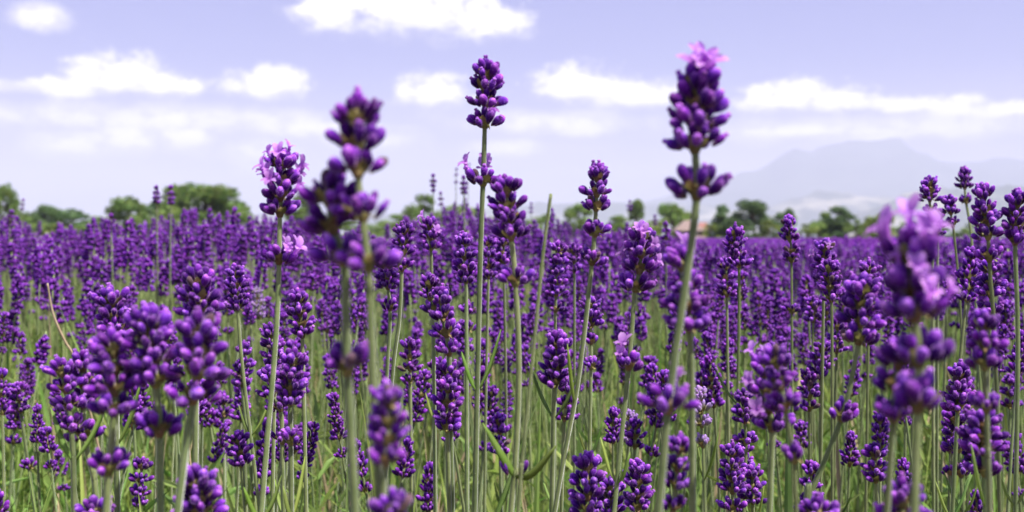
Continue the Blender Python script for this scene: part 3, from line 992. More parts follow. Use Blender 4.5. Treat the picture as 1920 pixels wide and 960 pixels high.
def mid_stalk(x, y, z, px, py, rnd):
    wm = rnd.uniform(.0165, .0215)
    foot = Vector((x + rnd.uniform(-.05, .05), y + rnd.uniform(-.03, .05), 0))
    root = empty('lavender_stalk', foot)
    head = Vector((x, y, z)) - foot
    bow = Vector((rnd.uniform(-.02, .02), rnd.uniform(-.02, .02), 0))
    nw = rnd.choice((3, 4, 4, 5, 5, 6))
    has_ext = rnd.random() < .45
    sp = wm * .40
    cv = []
    for i in range(15):
        u = i / 14
        cv.append(head * u + bow * (4 * u * (1 - u)) + Vector((head.x, head.y, 0)) * (-.35 * u * (1 - u)))
    cv.reverse()
    r1 = wm * .078
    v, f, t = tube(cv, [r1 * (.7 + .5 * i / 14) for i in range(15)], 6, .08, rnd.uniform(0, .7))
    mb = MB()
    mb.add(v, f, t)
    obj('stem', mb.mesh('stem', [M_STEM]), root)
    ax = (cv[0] - cv[2]).normalized()
    q = ax.to_track_quat('Z', 'Y')
    hts = [i * sp for i in range(nw)]
    if has_ext:
        hts = [-sp * rnd.uniform(1.7, 3.2)] + hts
    pale = rnd.random() < .01
    for i, h in enumerate(hts):
        last = i == len(hts) - 1
        me = rnd.choice(WH_PALE) if pale else rnd.choice(WH_TOP if last else WH_MID)
        o = obj('whorl', me, root, cv[0] + ax * (h - sp * nw * .8))
        o.rotation_mode = 'QUATERNION'
        o.rotation_quaternion = q @ Quaternion((0, 0, 1), rnd.uniform(0, 6.28))
        k = wm * rnd.uniform(.85, 1.06) * (.85 if has_ext and i == 0 else 1) * (.8 if i == len(hts) - 2 and nw > 3 else 1)
        o.scale = (k, k, wm * rnd.uniform(.92, 1.05))
    PLACED.append((root, px, py, wm * F / y, y, False))
    root['_look'] = ('pale ' if pale else '') + ('long ' if nw >= 6 else 'short ' if nw == 3 else '') + ('two-tiered ' if has_ext else 'compact ')


rm = random.Random(5)
for (y, px, py, c) in mid:
    mid_stalk(c[0], c[1], c[2], px, py, rm)

# ---- labels of the field stalks: by look and by the nearest stalk that can be told apart
LAND = [('tallest slim stalk', 0), ('large blurred spike', 1), ('dark flower-crowned spike', 3), ('pale-flowered spike before the left trees', 4),
        ('pale stemmed spike', 5), ('plump round-budded spike', 6), ('blunt bare stalk', 7), ('big pink petalled spike', 8),
        ('spike with limp pale petals', 11), ('tallest spike of the left bunch', 12), ('fat spike of the left bunch', 13),
        ('outermost left-bunch spike', 15), ('knobbly spike above the left bunch', 18), ('slender spike with a clean pale stem', 19),
        ('neat conical spike by the slim stem', 23), ('yellow-cupped blurred spike', 27), ('blurred paired-bud spike', 29),
        ('tall spike before the hazy hill', 30), ('pink-flowered dark spike', 36), ('blurred spike behind the leaning stem', 37),
        ('pale green-cupped spike', 39), ('long dense spike', 42), ('broad conical spike', 45), ('long cylindrical spike', 48),
        ('wide bushy spike', 50), ('pale young lilac spike', 53), ('sharp spike under the round trees', 58),
        ('small stepped spike', 60), ('pointed spike below the conical tree', 61), ('dark spike on the slanting stem', 63),
        ('neat lone spike at the left edge', 82), ('square-topped mauve-flecked spike', 41), ('two small spikes before the left trees', 91)]
land = [(n, PLACED[i][1], PLACED[i][2]) for n, i in LAND if i < N_HERO]
DIRS = ['to the right of', 'below and right of', 'straight below', 'below and left of', 'to the left of', 'above and left of', 'straight above', 'above and right of']
used = {}
queue = [p for p in PLACED if not p[5]]
for (o, px, py, w, d, _) in queue:
    look = o['_look']
    del o['_look']
    best = sorted(land, key=lambda L: (L[1] - px) ** 2 + 1.4 * (L[2] - py) ** 2)[:5]
    lab = None
    for n, lx, ly in best:
        a = math.atan2(py - ly, px - lx)
        dn = DIRS[int(round(a / (math.pi / 4))) % 8]
        s = f'{look}{"lavender spike" if w < 30 else "purple spike"} {dn} the {n}'
        if s not in used:
            lab = s
            break
    if lab is None:
        n, lx, ly = best[0]
        a = math.atan2(py - ly, px - lx)
        dn = DIRS[int(round(a / (math.pi / 4))) % 8]
        for word in ('smaller', 'farther', 'half-hidden', 'faint', 'farthest'):
            s = f'{word} {look}lavender spike {dn} the {n}'
            if s not in used:
                lab = s
                break
    used[lab] = 1
    tag(o, lab, 'lavender', STALK_GROUP)

# ---- everything behind: one mass of stalks nobody could count, as instances
src = bpy.data.collections.new('field_pieces')


def stalk_piece(var):
    rnd = random.Random(7000 + var)
    mb = MB()
    H, wm = .5, .0212
    nw = (4, 5, 5, 6, 4, 5)[var % 6]
    pts = [Vector((.012 * math.sin(3.1 * i / 7 + var), .012 * math.cos(2.3 * i / 7 + var), H * i / 7)) for i in range(8)]
    off = Vector((pts[-1].x, pts[-1].y, 0))
    pts = [p - off * 1 for p in pts]
    v, f, t = tube(pts[::-1], [.0011 + .0006 * i / 7 for i in range(8)], 4, 0)
    mb.add(v, f, t, 0, 1)
    hts = [-.012 - i * wm * .4 for i in range(nw)]
    if var % 2:
        hts.append(hts[-1] - wm * 1.2)
    for i, h in enumerate(hts):
        wb, _ = joined_whorl(var * 7 + i, 2 if i == 0 else 0, 2)
        k = wm * (1 if 0 < i < nw else .85)
        M = Matrix.Translation((0, 0, H + h)) @ Matrix.Rotation(rnd.uniform(0, 6.28), 4, 'Z') @ Matrix.Scale(k, 4)
        b = len(mb.v)
        mb.v.extend([tuple(M @ Vector(p)) for p in wb.v])
        mb.f.extend([tuple(q + b for q in ff) for ff in wb.f])
        mb.t.extend(wb.t)
        mb.r.extend(wb.r)
        mb.m.extend([0] * len(wb.f))
    return mb.mesh('field_stalk', [M_BUD, M_STEMFAR])


def leaf_quad(mb, base, dirv, ln, wd, rnd, mat=0):
    side = dirv.cross(Vector((rnd.uniform(-1, 1), rnd.uniform(-1, 1), .3)))
    side.normalize()
    droop = Vector((0, 0, -ln * rnd.uniform(0, .18)))
    up = side.cross(dirv) * wd * .25
    p1 = base + dirv * ln * .5 + droop * .15
    p2 = base + dirv * ln + droop
    v = [base - side * wd * .25, base + side * wd * .25, p1 - side * wd * .5 + up, p1 + up * 0, p1 + side * wd * .5 + up, p2]
    mb.add(v, [(0, 1, 4, 3), (0, 3, 2), (2, 3, 5), (3, 4, 5)], [0, 0, .5, .5, .5, 1], rnd.random(), mat)


def tuft_piece(var):
    rnd = random.Random(8000 + var)
    mb = MB()
    for s in range(6):
        b = Vector((rnd.uniform(-.05, .05), rnd.uniform(-.05, .05), 0))
        hd = Vector((rnd.uniform(-.45, .45), rnd.uniform(-.45, .45), 1)).normalized()
        H = rnd.uniform(.18, .35)
        v, f, t = tube([b + hd * H * .97, b + hd * H * .5, b], [.0006, .001, .0014], 4, 0)
        mb.add(v, f, t, rnd.random(), 0)
        n = 9
        for i in range(n):
            p = b + hd * H * (.25 + .75 * i / n)
            a0 = rnd.uniform(0, 6.28)
            for k in range(2):
                a = a0 + k * math.pi
                el_ = rnd.uniform(.5, 1.6)
                dv = Vector((math.cos(a), math.sin(a), el_)).normalized()
                leaf_quad(mb, p, dv, rnd.uniform(.03, .06), rnd.uniform(.003, .0055), rnd)
    for s in range(7):      # long strap leaves
        b = Vector((rnd.uniform(-.06, .06), rnd.uniform(-.06, .06), 0.02))
        hd = Vector((rnd.uniform(-.35, .35), rnd.uniform(-.35, .35), 1)).normalized()
        leaf_quad(mb, b, hd, rnd.uniform(.26, .44), rnd.uniform(.005, .010), rnd, 1 if s == 6 else 0)
    return mb.mesh('leaf_tuft', [M_LEAF, M_DRY], False)


def patch_piece(var):
    """a square metre of distant lavender"""
    rnd = random.Random(8800 + var)
    mb = MB()
    for i in range(150):
        x, y = rnd.uniform(-.55, .55), rnd.uniform(-.55, .55)
        z = .47 + rnd.gauss(0, .03) + .03 * math.sin(x * 5 + var)
        hgt, w = rnd.uniform(.035, .06), rnd.uniform(.009, .012)
        rn = rnd.random()
        r0 = rnd.uniform(0, 1)
        for k in range(3):
            zz = z - k * hgt / 3
            v = [(x + w * math.cos(r0 + a * 2.094), y + w * math.sin(r0 + a * 2.094), zz - .004 * (a % 2)) for a in range(3)]
            v += [(x, y, zz + hgt * .3), (x, y, zz - hgt * .28)]
            mb.add(v, [(0, 1, 3), (1, 2, 3), (2, 0, 3), (1, 0, 4), (2, 1, 4), (0, 2, 4)], [.75, .75, .75, 1.0, .5], rn + k * .13)
        v = [(x - .0016, y, z - hgt), (x + .0016, y, z - hgt), (x + .003 + rnd.uniform(-.03, .03), y + rnd.uniform(-.03, .03), .12)]
        mb.add(v, [(0, 1, 2)], [0, 0, 1], rn, 1)
    for i in range(70):
        b = Vector((rnd.uniform(-.55, .55), rnd.uniform(-.55, .55), rnd.uniform(.05, .2)))
        leaf_quad(mb, b, Vector((rnd.uniform(-.6, .6), rnd.uniform(-.6, .6), 1)).normalized(), rnd.uniform(.08, .16), rnd.uniform(.012, .025), rnd, 2)
    return mb.mesh('field_patch', [M_BUD, M_STEMFAR, M_LEAF], False)


def scatter(name, meshes, pts, rots, scls, idx, label=None):
    cn = bpy.data.collections.new(name + '_pieces')
    for i, me in enumerate(meshes):
        cn.objects.link(bpy.data.objects.new('%s_piece_%02d' % (name, i), me))
    me = bpy.data.meshes.new(name)
    me.from_pydata([tuple(p) for p in pts], [], [])
    for nm, ty, data, key in (('rot', 'FLOAT_VECTOR', rots, 'vector'), ('scl', 'FLOAT_VECTOR', scls, 'vector'), ('idx', 'INT', idx, 'value')):
        a = me.attributes.new(nm, ty, 'POINT')
        a.data.foreach_set(key, np.array(data).ravel())
    o = obj(name, me)
    tree = bpy.data.node_groups.new(name, 'GeometryNodeTree')
    tree.interface.new_socket('Geometry', in_out='INPUT', socket_type='NodeSocketGeometry')
    tree.interface.new_socket('Geometry', in_out='OUTPUT', socket_type='NodeSocketGeometry')
    N, L = tree.nodes, tree.links
    gi, go = N.new('NodeGroupInput'), N.new('NodeGroupOutput')
    ci = N.new('GeometryNodeCollectionInfo')
    ci.inputs['Collection'].default_value = cn
    ci.inputs['Separate Children'].default_value = True
    ci.inputs['Reset Children'].default_value = True
    iop = N.new('GeometryNodeInstanceOnPoints')
    iop.inputs['Pick Instance'].default_value = True

    def na(nm, ty):
        a = N.new('GeometryNodeInputNamedAttribute')
        a.data_type = ty
        a.inputs['Name'].default_value = nm
        return a.outputs['Attribute']
    e2r = N.new('FunctionNodeEulerToRotation')
    L.new(na('rot', 'FLOAT_VECTOR'), e2r.inputs[0])
    L.new(gi.outputs[0], iop.inputs['Points'])
    L.new(ci.outputs[0], iop.inputs['Instance'])
    L.new(na('idx', 'INT'), iop.inputs['Instance Index'])
    L.new(e2r.outputs[0], iop.inputs['Rotation'])
    L.new(na('scl', 'FLOAT_VECTOR'), iop.inputs['Scale'])
    L.new(iop.outputs[0], go.inputs[0])
    m = o.modifiers.new('scatter', 'NODES')
    m.node_group = tree
    o['kind'] = 'stuff'
    if label:
        o['label'] = label
    return o


rs = random.Random(77)
pts, rots, scls, idx = [], [], [], []
for (x, y, z) in rest:
    k = rs.uniform(.82, 1.12)
    pts.append((x, y, 0))
    rots.append((rs.gauss(0, .09), rs.gauss(0, .09), rs.uniform(0, 6.28)))
    scls.append((k, k, max(.3, z + .012) / .5))
    idx.append(rs.randrange(6))
scatter('lavender_field', [stalk_piece(i) for i in range(6)], pts, rots, scls, idx, 'dense purple mass of lavender stalks behind the single ones')

pts, rots, scls, idx = [], [], [], []
for gy in range(5, 75):
    half = int(.56 * gy + 4)
    for gx_ in range(-half, half + 1):
        x, y = gx_ + rs.uniform(-.2, .2), gy + rs.uniform(-.2, .2)
        pts.append((x, y, 0))
        rots.append((0, 0, rs.choice((0, 1.571, 3.1416, 4.712)) + rs.uniform(-.1, .1)))
        zs = (head_z(x, y, rs) / .50) if y < 9 else 1.0 + .05 * mnoise.noise(Vector((x * .6, y * .6, 1)))
        scls.append((1.05, 1.05, max(.85, min(1.25, zs))))
        idx.append(rs.randrange(4))
scatter('far_lavender_field', [patch_piece(i) for i in range(4)], pts, rots, scls, idx, 'far purple lavender blending into one flat band')

pts, rots, scls, idx = [], [], [], []
for i in range(6200):
    y = -1.6 + 7.2 * rs.random()
    half = 1.2 + .54 * max(0, y)
    x = rs.uniform(-half, half)
    if rs.random() > half / (1.2 + .54 * 5.6):
        continue
    if -.4 < y < .35 and abs(x) < .25:
        continue
    px = 960 + F * x / max(y, .2)
    nz = mnoise.noise(Vector((x * 1.6, y * 1.6, 9)))
    if nz < -.28:
        continue
    k = rs.uniform(.8, 1.28) * (1 + .25 * nz)
    if y < .9:
        k *= .85
    pts.append((x, y, -.01))
    rots.append((rs.gauss(0, .12), rs.gauss(0, .12), rs.uniform(0, 6.28)))
    scls.append((k, k, k))
    idx.append(rs.randrange(6))
scatter('leaf_cover', [tuft_piece(i) for i in range(6)], pts, rots, scls, idx, 'grey-green lavender leaves and shoots between the stems')

# ------------------------------------------------------------------ ground
m, n, out = new_mat('soil_and_meadow')
pos = n.node('ShaderNodeNewGeometry').outputs['Position']
sp_ = n.node('ShaderNodeSeparateXYZ')
n.l.new(pos, sp_.inputs[0])
soil = n.mix(n.maprange(n.noise(pos, 9, 8, .65), .3, .7), (0.11, 0.075, 0.055, 1), (0.27, 0.19, 0.15, 1))
mead = n.mix(n.maprange(n.noise(pos, .012, 6, .6), .4, .6), (0.09, 0.13, 0.04, 1), (0.22, 0.22, 0.10, 1))
c = n.mix(n.maprange(sp_.outputs[1], 74, 78), soil, mead)
p = n.node('ShaderNodeBsdfPrincipled')
n.put(p.inputs['Base Color'], c)
p.inputs['Roughness'].default_value = .95
b_ = n.node('ShaderNodeBump')
b_.inputs['Strength'].default_value = .8
b_.inputs['Distance'].default_value = .02
n.l.new(n.noise(pos, 25, 6, .7), b_.inputs['Height'])
n.l.new(b_.outputs[0], p.inputs['Normal'])
n.l.new(p.outputs[0], out.inputs[0])
M_SOIL = m
GX = [-14000, -4000, -800, -150, -40, -12, -6, -3, -1.5, -.7, 0, .7, 1.5, 3, 6, 12, 40, 150, 800, 4000, 14000]
GY = [-14000, -800, -60, -6, -3, -1.5, -.5, .5, 1.2, 2, 3, 4.5, 6, 9, 14, 25, 45, 76, 150, 500, 2000, 6000, 14000]
gv, gf = [], []
for yy in GY:
    for xx in GX:
        r_ = math.hypot(xx, yy)
        gv.append((xx, yy, 0.02 * mnoise.noise(Vector((xx, yy, 0))) if r_ < 20 else 0))
for j in range(len(GY) - 1):
    for i in range(len(GX) - 1):
        a = j * len(GX) + i
        gf.append((a, a + 1, a + len(GX) + 1, a + len(GX)))
me = bpy.data.meshes.new('ground')
me.from_pydata(gv, [], gf)
me.materials.append(M_SOIL)
me.polygons.foreach_set('use_smooth', [True] * len(gf))
tag(obj('ground', me), kind='structure')

# ------------------------------------------------------------------ hills
m, n, out = new_mat('wooded_hill')
pos = n.node('ShaderNodeNewGeometry').outputs['Position']
c = n.mix(n.maprange(n.noise(pos, .004, 6, .6), .5, .62), (0.045, 0.065, 0.045, 1), (0.30, 0.28, 0.20, 1))
p = n.node('ShaderNodeBsdfDiffuse')
n.put(p.inputs[0], c)
n.l.new(p.outputs[0], out.inputs[0])
M_HILL = m
m, n, out = new_mat('forest_mountain')
pos = n.node('ShaderNodeNewGeometry').outputs['Position']
c = n.mix(n.maprange(n.noise(pos, .002, 6, .6), .35, .65), (0.05, 0.07, 0.06, 1), (0.10, 0.12, 0.10, 1))
p = n.node('ShaderNodeBsdfDiffuse')
n.put(p.inputs[0], c)
n.l.new(p.outputs[0], out.inputs[0])
M_MOUNT = m


def hill(name, D, prof, depth, mat, seed, rough=.06):
    xs = np.linspace(prof[0][0], prof[-1][0], 110)
    hs = np.interp(xs, [p[0] for p in prof], [max(0, HY - p[1]) for p in prof])
    ker = np.hanning(7)
    ker /= ker.sum()
    hp = np.pad(hs, 3, mode='edge')
    hs = np.convolve(hp, ker, 'valid')
    v, f = [], []
    rows = 17
    for j in range(rows):
        u = -1 + 2 * j / (rows - 1)
        for i, (px, h) in enumerate(zip(xs, hs)):
            y = D + depth * u
            x = (px - 960) / F * D * (1 + .08 * u)
            z = h / F * D * (math.cos(u * math.pi / 2) ** 1.3)
            z *= 1 + rough * (mnoise.noise(Vector((px * .02, u * 3, seed))) + .6 * mnoise.noise(Vector((px * .06, u * 5, seed + 5)))) * (2.2 if abs(u) > .05 else .8)
            v.append((x, y, max(-2, z - 2)))
    nx = len(xs)
    for j in range(rows - 1):
        for i in range(nx - 1):
            a = j * nx + i
            f.append((a, a + 1, a + nx + 1, a + nx))
    me = bpy.data.meshes.new(name)
    me.from_pydata(v, [], f)
    me.materials.append(mat)
    me.polygons.foreach_set('use_smooth', [True] * len(f))
    return tag(obj(name, me), kind='structure')


hill('mountain', 9500, [(560, 440), (800, 425), (1000, 412), (1150, 392), (1280, 362), (1380, 332), (1450, 303), (1510, 281), (1560, 271), (1610, 266), (1660, 270),
                        (1710, 283), (1760, 298), (1800, 306), (1850, 301), (1900, 296), (1980, 300), (2100, 330), (2400, 380), (2700, 440)], 1800, M_MOUNT, 1)
hill('hill', 7600, [(-700, 440), (-300, 415), (0, 418), (300, 424), (460, 402), (560, 398), (700, 400), (820, 396), (960, 386), (1050, 380), (1200, 381), (1300, 386),
                    (1400, 392), (1500, 398), (1600, 405), (1800, 420), (2000, 440)], 900, M_HILL, 2)
hill('hill', 6800, [(1340, 440), (1420, 392), (1480, 377), (1530, 360), (1560, 357), (1590, 362), (1640, 372), (1720, 376), (1900, 380), (2200, 440)], 700, M_HILL, 3)
hill('hill', 5200, [(1500, 440), (1580, 405), (1640, 390), (1690, 366), (1730, 357), (1800, 352), (1860, 350), (1960, 346), (2200, 350), (2600, 440)], 700, M_HILL, 4)

# ------------------------------------------------------------------ trees
M_CROWN = [sheet_mat('crown_leaves', (0.14, 0.23, 0.05, 1), (0.22, 0.31, 0.07, 1), .42, .8, .6, 1.45, .03),
           sheet_mat('crown_leaves_dark', (0.09, 0.165, 0.06, 1), (0.15, 0.235, 0.075, 1), .42, .8, .6, 1.4, .025),
           sheet_mat('crown_leaves_bright', (0.15, 0.215, 0.035, 1), (0.24, 0.29, 0.06, 1), .35, .8, .65, 1.4, .03)]
M_TRUNK = sheet_mat('bark', (0.10, 0.075, 0.05, 1), (0.16, 0.12, 0.085, 1), 0, 3)


def tree_meshes(kind, var):
    """unit height tree: returns trunk mesh and crown mesh"""
    rnd = random.Random(kind * 100 + var)
    wx = {0: .55, 1: .30, 2: .75}[kind]
    z0 = {0: .02, 1: .02, 2: .0}[kind]
    tb = MB()
    cb = MB()
    pts = [Vector((.02 * math.sin(i * 1.3 + var), .02 * math.cos(i * 1.7), .85 * i / 6)) for i in range(7)]
    pts[0].x = pts[0].y = 0
    v, f, t = tube(pts, [.032 * (1 - i / 7.5) for i in range(7)], 7, .04)
    tb.add(v, f, t)
    clumps = []
    for i in range({0: 20, 1: 15, 2: 13}[kind]):
        z = rnd.uniform(z0 + .1, .93)
        u = (z - z0) / (1 - z0)
        pr = {0: math.sin(math.pi * min(1, u * .86 + .12)) ** .7, 1: math.sin(math.pi * min(1, u * .8 + .18)) ** .9, 2: max(.1, 1 - u * u) ** .5}[kind]
        a = i * 2.4 + rnd.uniform(-.5, .5)
        r = wx * .62 * pr * rnd.uniform(.3, 1.2)
        c = Vector((r * math.cos(a), r * math.sin(a), z))
        clumps.append((c, rnd.uniform(.08, .19) * (.8 if kind == 1 else 1)))
        s = pts[min(5, max(1, int(z * 5)))]
        v, f, t = tube([s, s.lerp(c, .55) + Vector((0, 0, .02)), c], [.012, .008, .003], 5, 0)
        tb.add(v, f, t)
    clumps.append((Vector((.02, 0, .9)), .12))
    if kind == 2:
        for i in range(6):
            a = i + rnd.random()
            clumps.append((Vector((wx * .5 * math.cos(a), wx * .5 * math.sin(a), .14)), .16))
    for c, rr in clumps:
        cr = rnd.random() * .5
        for k in range(int(1500 * rr)):
            d_ = Vector((rnd.gauss(0, 1), rnd.gauss(0, 1), rnd.gauss(0, .8)))
            d_.normalize()
            p_ = c + d_ * rr * (rnd.random() ** .4)
            if p_.z < .02:
                continue
            s_ = rnd.uniform(.016, .034)
            nrm = (d_ + Vector((rnd.gauss(0, .6), rnd.gauss(0, .6), rnd.gauss(0, .6)))).normalized()
            x = nrm.orthogonal().normalized() * s_
            y = nrm.cross(x)
            cb.add([p_ - x * 1.2, p_ + y * .7, p_ + x * 1.2, p_ - y * .7], [(0, 1, 2, 3)], [0, .5, 1, .5], cr + rnd.random() * .35)
    return tb, cb


TREE_CACHE = {}


def tree(label, cx, top, wpx, d, kind, mat, group='trees beyond the field'):
    var = len(TREE_CACHE) % 3
    key = (kind, var, mat)
    if key not in TREE_CACHE:
        tb, cb = tree_meshes(kind, var)
        TREE_CACHE[key] = (tb.mesh('trunk', [M_TRUNK]), cb.mesh('crown', [M_CROWN[mat]], False))
    tm, cm = TREE_CACHE[key]
    h = ZC + (HY - top) * d / F
    w = wpx * d / F
    name = {0: 'broadleaf_tree', 1: 'slender_tree', 2: 'bush'}[kind]
    p_ = at(cx, HY, d)
    o = empty(name, (p_.x, d, 0))
    o.rotation_euler.z = random.uniform(0, 6.28)
    tag(o, label, 'bush' if kind == 2 else 'tree', group)
    base_w = {0: .55, 1: .30, 2: .75}[kind] * 1.5
    sx = w / base_w * (1.5 if kind == 2 else 1.22)
    for nm, me_ in (('trunk', tm), ('crown', cm)):
        q = obj(nm, me_, o)
        q.scale = (sx, sx, h)


T = tree
T('tree cut by the left edge with thin upper branches', 2, 346, 48, 105, 0, 0)
T('thin-topped shrub right of the tree at the left edge', 26, 372, 34, 118, 1, 0)
T('dark rounded tree, first one right of the left edge gap', 82, 386, 48, 120, 0, 1)
T('wide low tree right of the dark rounded one', 135, 393, 85, 125, 0, 1)
T('bright low bush in front of the wide low tree', 110, 420, 90, 112, 2, 2)
T('low faint tree between the two left groups', 178, 405, 60, 150, 2, 0)
T('loose tree at the left side of the large round tree', 243, 370, 75, 118, 0, 0)
T('thin high-topped tree just left of the large round tree', 333, 347, 56, 126, 1, 0)
T('bushy tree filling the gap left of the large round tree', 292, 378, 96, 128, 0, 1)
T('large round tree, biggest of all at the left', 388, 348, 130, 112, 0, 0)
T('right shoulder tree leaning on the large round tree', 442, 376, 76, 116, 0, 0)
T('yellow-green bush under the loose left tree', 205, 428, 80, 105, 2, 2)
T('slim tree right behind the spike with pale open flowers', 566, 366, 52, 125, 1, 0)
T('short tree between the pale-flowered and the large blurred spike', 602, 405, 60, 130, 2, 0)
T('low hedge-like bush right of the large blurred spike', 740, 402, 70, 140, 2, 0)
T('tall green bush behind the small pointed spike over the ridge', 788, 364, 66, 115, 2, 0)
T('low tree behind the lower whorl of the tallest stalk', 850, 388, 96, 118, 0, 0)
T('low bright bush behind the plump spike', 920, 408, 70, 120, 2, 2)
T('faint short tree behind the bare stalk', 1025, 402, 60, 140, 2, 0)
T('rounded tree left of the pale stemmed spike', 1088, 382, 64, 125, 0, 0)
T('small dim tree right of the pale stemmed spike', 1158, 404, 40, 140, 1, 0)
T('thin grey-green tree behind the little spike before the low hill', 1194, 374, 26, 140, 1, 0)
T('rounded light tree left of the hut roof', 1262, 381, 54, 130, 0, 0)
T('small light tree touching the hut roof', 1287, 397, 34, 132, 1, 2)
T('dark tree just right of the thick leaning stem', 1353, 384, 44, 120, 1, 1)
T('bright bush in front of the red roof', 1328, 420, 46, 108, 2, 2)
T('large dark bushy tree right of the leaning stem', 1412, 377, 72, 118, 0, 1)
T('bright bush at the foot of the large dark bushy tree', 1442, 412, 40, 110, 2, 2)
T('slender tree left of the small stepped spike', 1462, 398, 26, 122, 1, 1)
T('pointed tree right behind the small stepped spike', 1480, 391, 20, 128, 1, 1)
T('low bright bush between the stepped spike and the conical tree', 1512, 420, 58, 112, 2, 2)
T('tall conical tree in the gap left of the pink petals', 1573, 387, 52, 118, 1, 1)
T('left neighbour of the conical tree', 1549, 397, 34, 121, 1, 0)
T('low tree at the right foot of the conical tree', 1606, 411, 44, 116, 2, 0)
T('rounded bright tree behind the pink petals', 1652, 400, 70, 116, 0, 2)
T('dull bush right of the bright tree behind the pink petals', 1696, 416, 50, 120, 2, 0)
T('low green bush filling the gap at the far left', 52, 408, 80, 110, 2, 0)
T('low bush between the left tree groups', 190, 414, 90, 112, 2, 0)
T('broad bush under the large round tree', 350, 400, 170, 108, 2, 0)
T('bushy growth behind the upper whorls of the large blurred spike', 660, 412, 110, 130, 2, 0)
T('low growth between the tallest stalk and the bare stalk', 985, 412, 70, 128, 2, 0)
T('bright growth left of the rounded light tree by the hut', 1222, 414, 60, 120, 2, 2)
T('dark low growth between the two dark trees right of the leaning stem', 1380, 412, 60, 116, 2, 1)
T('low growth left of the conical tree', 1536, 416, 50, 118, 2, 0)
T('low growth right of the conical tree', 1630, 415, 60, 122, 2, 2)
T('low bush seen under the dark tapering spike', 1762, 424, 70, 115, 2, 1)
T('low bush between the right-hand spikes', 1822, 420, 70, 115, 2, 0)
T('low bush at the right edge behind the spikes', 1893, 418, 80, 115, 2, 1)

# ------------------------------------------------------------------ hut and far roof
M_ROOF = sheet_mat('weathered_roof', (0.16, 0.11, 0.10, 1), (0.22, 0.155, 0.14, 1), 0, 4)
M_RED = sheet_mat('red_roof', (0.28, 0.10, 0.09, 1), (0.34, 0.14, 0.12, 1), 0, 4)
M_WALL = sheet_mat('dark_timber', (0.075, 0.06, 0.05, 1), (0.12, 0.095, 0.08, 1), 0, 4)
M_PALE = sheet_mat('pale_wall', (0.55, 0.5, 0.45, 1), (0.62, 0.57, 0.5, 1), 0, 4)
m, n, out = new_mat('window_glass')
p = n.node('ShaderNodeBsdfPrincipled')
p.inputs['Base Color'].default_value = (.02, .025, .03, 1)
p.inputs['Roughness'].default_value = .1
n.l.new(p.outputs[0], out.inputs[0])
M_GLASS = m


def box(mb, x0, x1, y0, y1, z0, z1, mat=0):
    v = [(x, y, z) for z in (z0, z1) for y in (y0, y1) for x in (x0, x1)]
    mb.add(v, [(0, 2, 3, 1), (4, 5, 7, 6), (0, 1, 5, 4), (2, 6, 7, 3), (0, 4, 6, 2), (1, 3, 7, 5)], [0] * 8, 0, mat)


def hip(mb, x0, x1, y0, y1, z0, z1, ridge_f, th=.08):
    cx, cy = (x0 + x1) / 2, (y0 + y1) / 2
    hx = (x1 - x0) / 2 * ridge_f
    v = [(x0, y0, z0), (x1, y0, z0), (x1, y1, z0), (x0, y1, z0), (cx - hx, cy, z1), (cx + hx, cy, z1),
         (x0, y0, z0 - th), (x1, y0, z0 - th), (x1, y1, z0 - th), (x0, y1, z0 - th)]
    mb.add(v, [(0, 1, 5, 4), (1, 2, 5), (2, 3, 4, 5), (3, 0, 4), (0, 6, 7, 1), (1, 7, 8, 2), (2, 8, 9, 3), (3, 9, 6, 0), (6, 9, 8, 7)], [0] * 10)


def house(label, cx, d, wpx, eave_py, top_py, mroof, mwall, ridge_f, cat='hut', lean=True):
    w = wpx * d / F
    o = empty('garden_hut' if cat == 'hut' else 'farm_house', ((cx - 960) / F * d, d, 0))
    ze = ZC + (HY - eave_py) * d / F
    zt = ZC + (HY - top_py) * d / F
    mb = MB()
    box(mb, -w * .42, w * .42, -w * .3, w * .3, 0, ze - .09)
    obj('wall', mb.mesh('wall', [mwall], False), o)
    mb = MB()
    hip(mb, -w * .5, w * .5, -w * .4, w * .4, ze, zt, ridge_f)
    obj('roof', mb.mesh('roof', [mroof], False), o)
    for k in (-1, 1):
        mb = MB()
        box(mb, k * w * .22 - w * .08, k * w * .22 + w * .08, -w * .3 - .04, -w * .3 + .02, ze * .45, ze * .8)
        wn = obj('window', mb.mesh('window', [M_PALE], False), o)
        mb = MB()
        box(mb, k * w * .22 - w * .065, k * w * .22 + w * .065, -w * .3 - .06, -w * .3 - .041, ze * .48, ze * .77)
        obj('pane', mb.mesh('pane', [M_GLASS], False), wn)
    mb = MB()
    box(mb, -w * .07, w * .07, -w * .3 - .05, -w * .3 + .02, 0.01, ze * .78)
    obj('door', mb.mesh('door', [M_ROOF], False), o)
    if lean:
        mb = MB()
        v = [(-w * .45, -w * .75, .25), (w * .75, -w * .75, .2), (w * .45, -w * .34, ze * .62), (-w * .38, -w * .34, ze * .62)]
        v += [(a, b, c - .07) for a, b, c in v]
        mb.add(v, [(0, 1, 2, 3), (4, 7, 6, 5), (0, 4, 5, 1), (1, 5, 6, 2), (2, 6, 7, 3), (3, 7, 4, 0)], [0] * 8)
        obj('lean_to_roof', mb.mesh('lean_to_roof', [mroof], False), o)
    tag(o, label, cat)
    return o


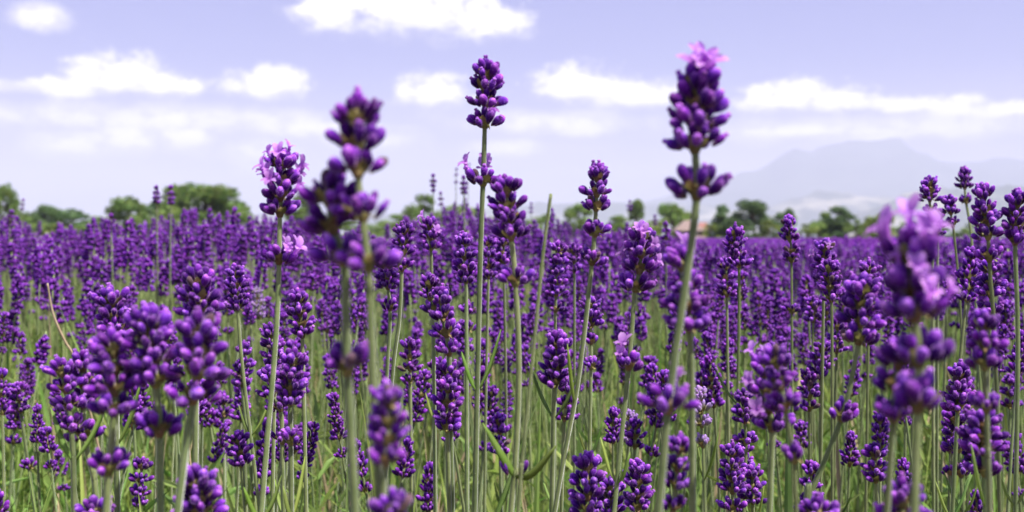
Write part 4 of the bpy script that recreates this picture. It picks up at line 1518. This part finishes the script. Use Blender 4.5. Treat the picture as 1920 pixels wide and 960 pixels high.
house('small dark hut with a pinkish hip roof behind the leaning stem', 1290, 100, 56, 432, 413, M_ROOF, M_WALL, .25)
house('house with a red roof far right of the leaning stem', 1318, 160, 26, 427, 417, M_RED, M_PALE, .6, 'house', False)

# ------------------------------------------------------------------ grey-green weed in the lavender
def weed(label, px, top, d, wpx):
    rnd = random.Random(61)
    base = at(px, HY, d)
    o = empty('leafy_weed', (base.x, d, 0))
    tag(o, label, 'weed')
    H = ZC + (HY - top) * d / F
    w = wpx * d / F
    lb = MB()
    for s in range(9):
        tip = Vector((rnd.uniform(-.5, .5) * w, rnd.uniform(-.4, .4) * w, H * rnd.uniform(.78, 1)))
        pts_ = [Vector((0, 0, 0)).lerp(tip, u) + Vector((tip.x, tip.y, 0)) * (u * (u - 1) * .6) for u in (0, .25, .5, .75, 1)]
        v, f, t = tube(pts_[::-1], [.0008, .0012, .0016, .002, .0024], 5, 0)
        mb = MB()
        mb.add(v, f, t)
        obj('stem', mb.mesh('stem', [M_STEM]), o)
        for i in range(46):
            u = rnd.uniform(.35, 1)
            p_ = pts_[0].lerp(tip, u) + Vector((tip.x, tip.y, 0)) * (u * (u - 1) * .6)
            a = rnd.uniform(0, 6.28)
            leaf_quad(lb, p_, Vector((math.cos(a), math.sin(a), rnd.uniform(.2, 1.2))).normalized(), rnd.uniform(.02, .04), rnd.uniform(.006, .011), rnd)
    lo = obj('foliage', lb.mesh('foliage', [M_WEED], False), o)
    lo['kind'] = 'stuff'


M_WEED = sheet_mat('grey_leaf', (0.20, 0.24, 0.13, 1), (0.27, 0.31, 0.18, 1), .3, 14, .7, 1.3, .02)
weed('pale grey-green leafy weed among the lavender left of the tallest stem', 845, 428, 2.35, 90)

# ------------------------------------------------------------------ haze
m, n, out = new_mat('summer_haze')
pv = n.node('ShaderNodeVolumePrincipled')
pv.inputs['Color'].default_value = (.77, .785, .995, 1)
pv.inputs['Density'].default_value = 1 / 6000.0
pv.inputs['Anisotropy'].default_value = 0.0
n.l.new(pv.outputs[0], out.inputs['Volume'])
mb = MB()
box(mb, -14500, 14500, -14500, 14500, -3.0, 860)
tag(obj('haze', mb.mesh('haze', [m], False)), kind='stuff')
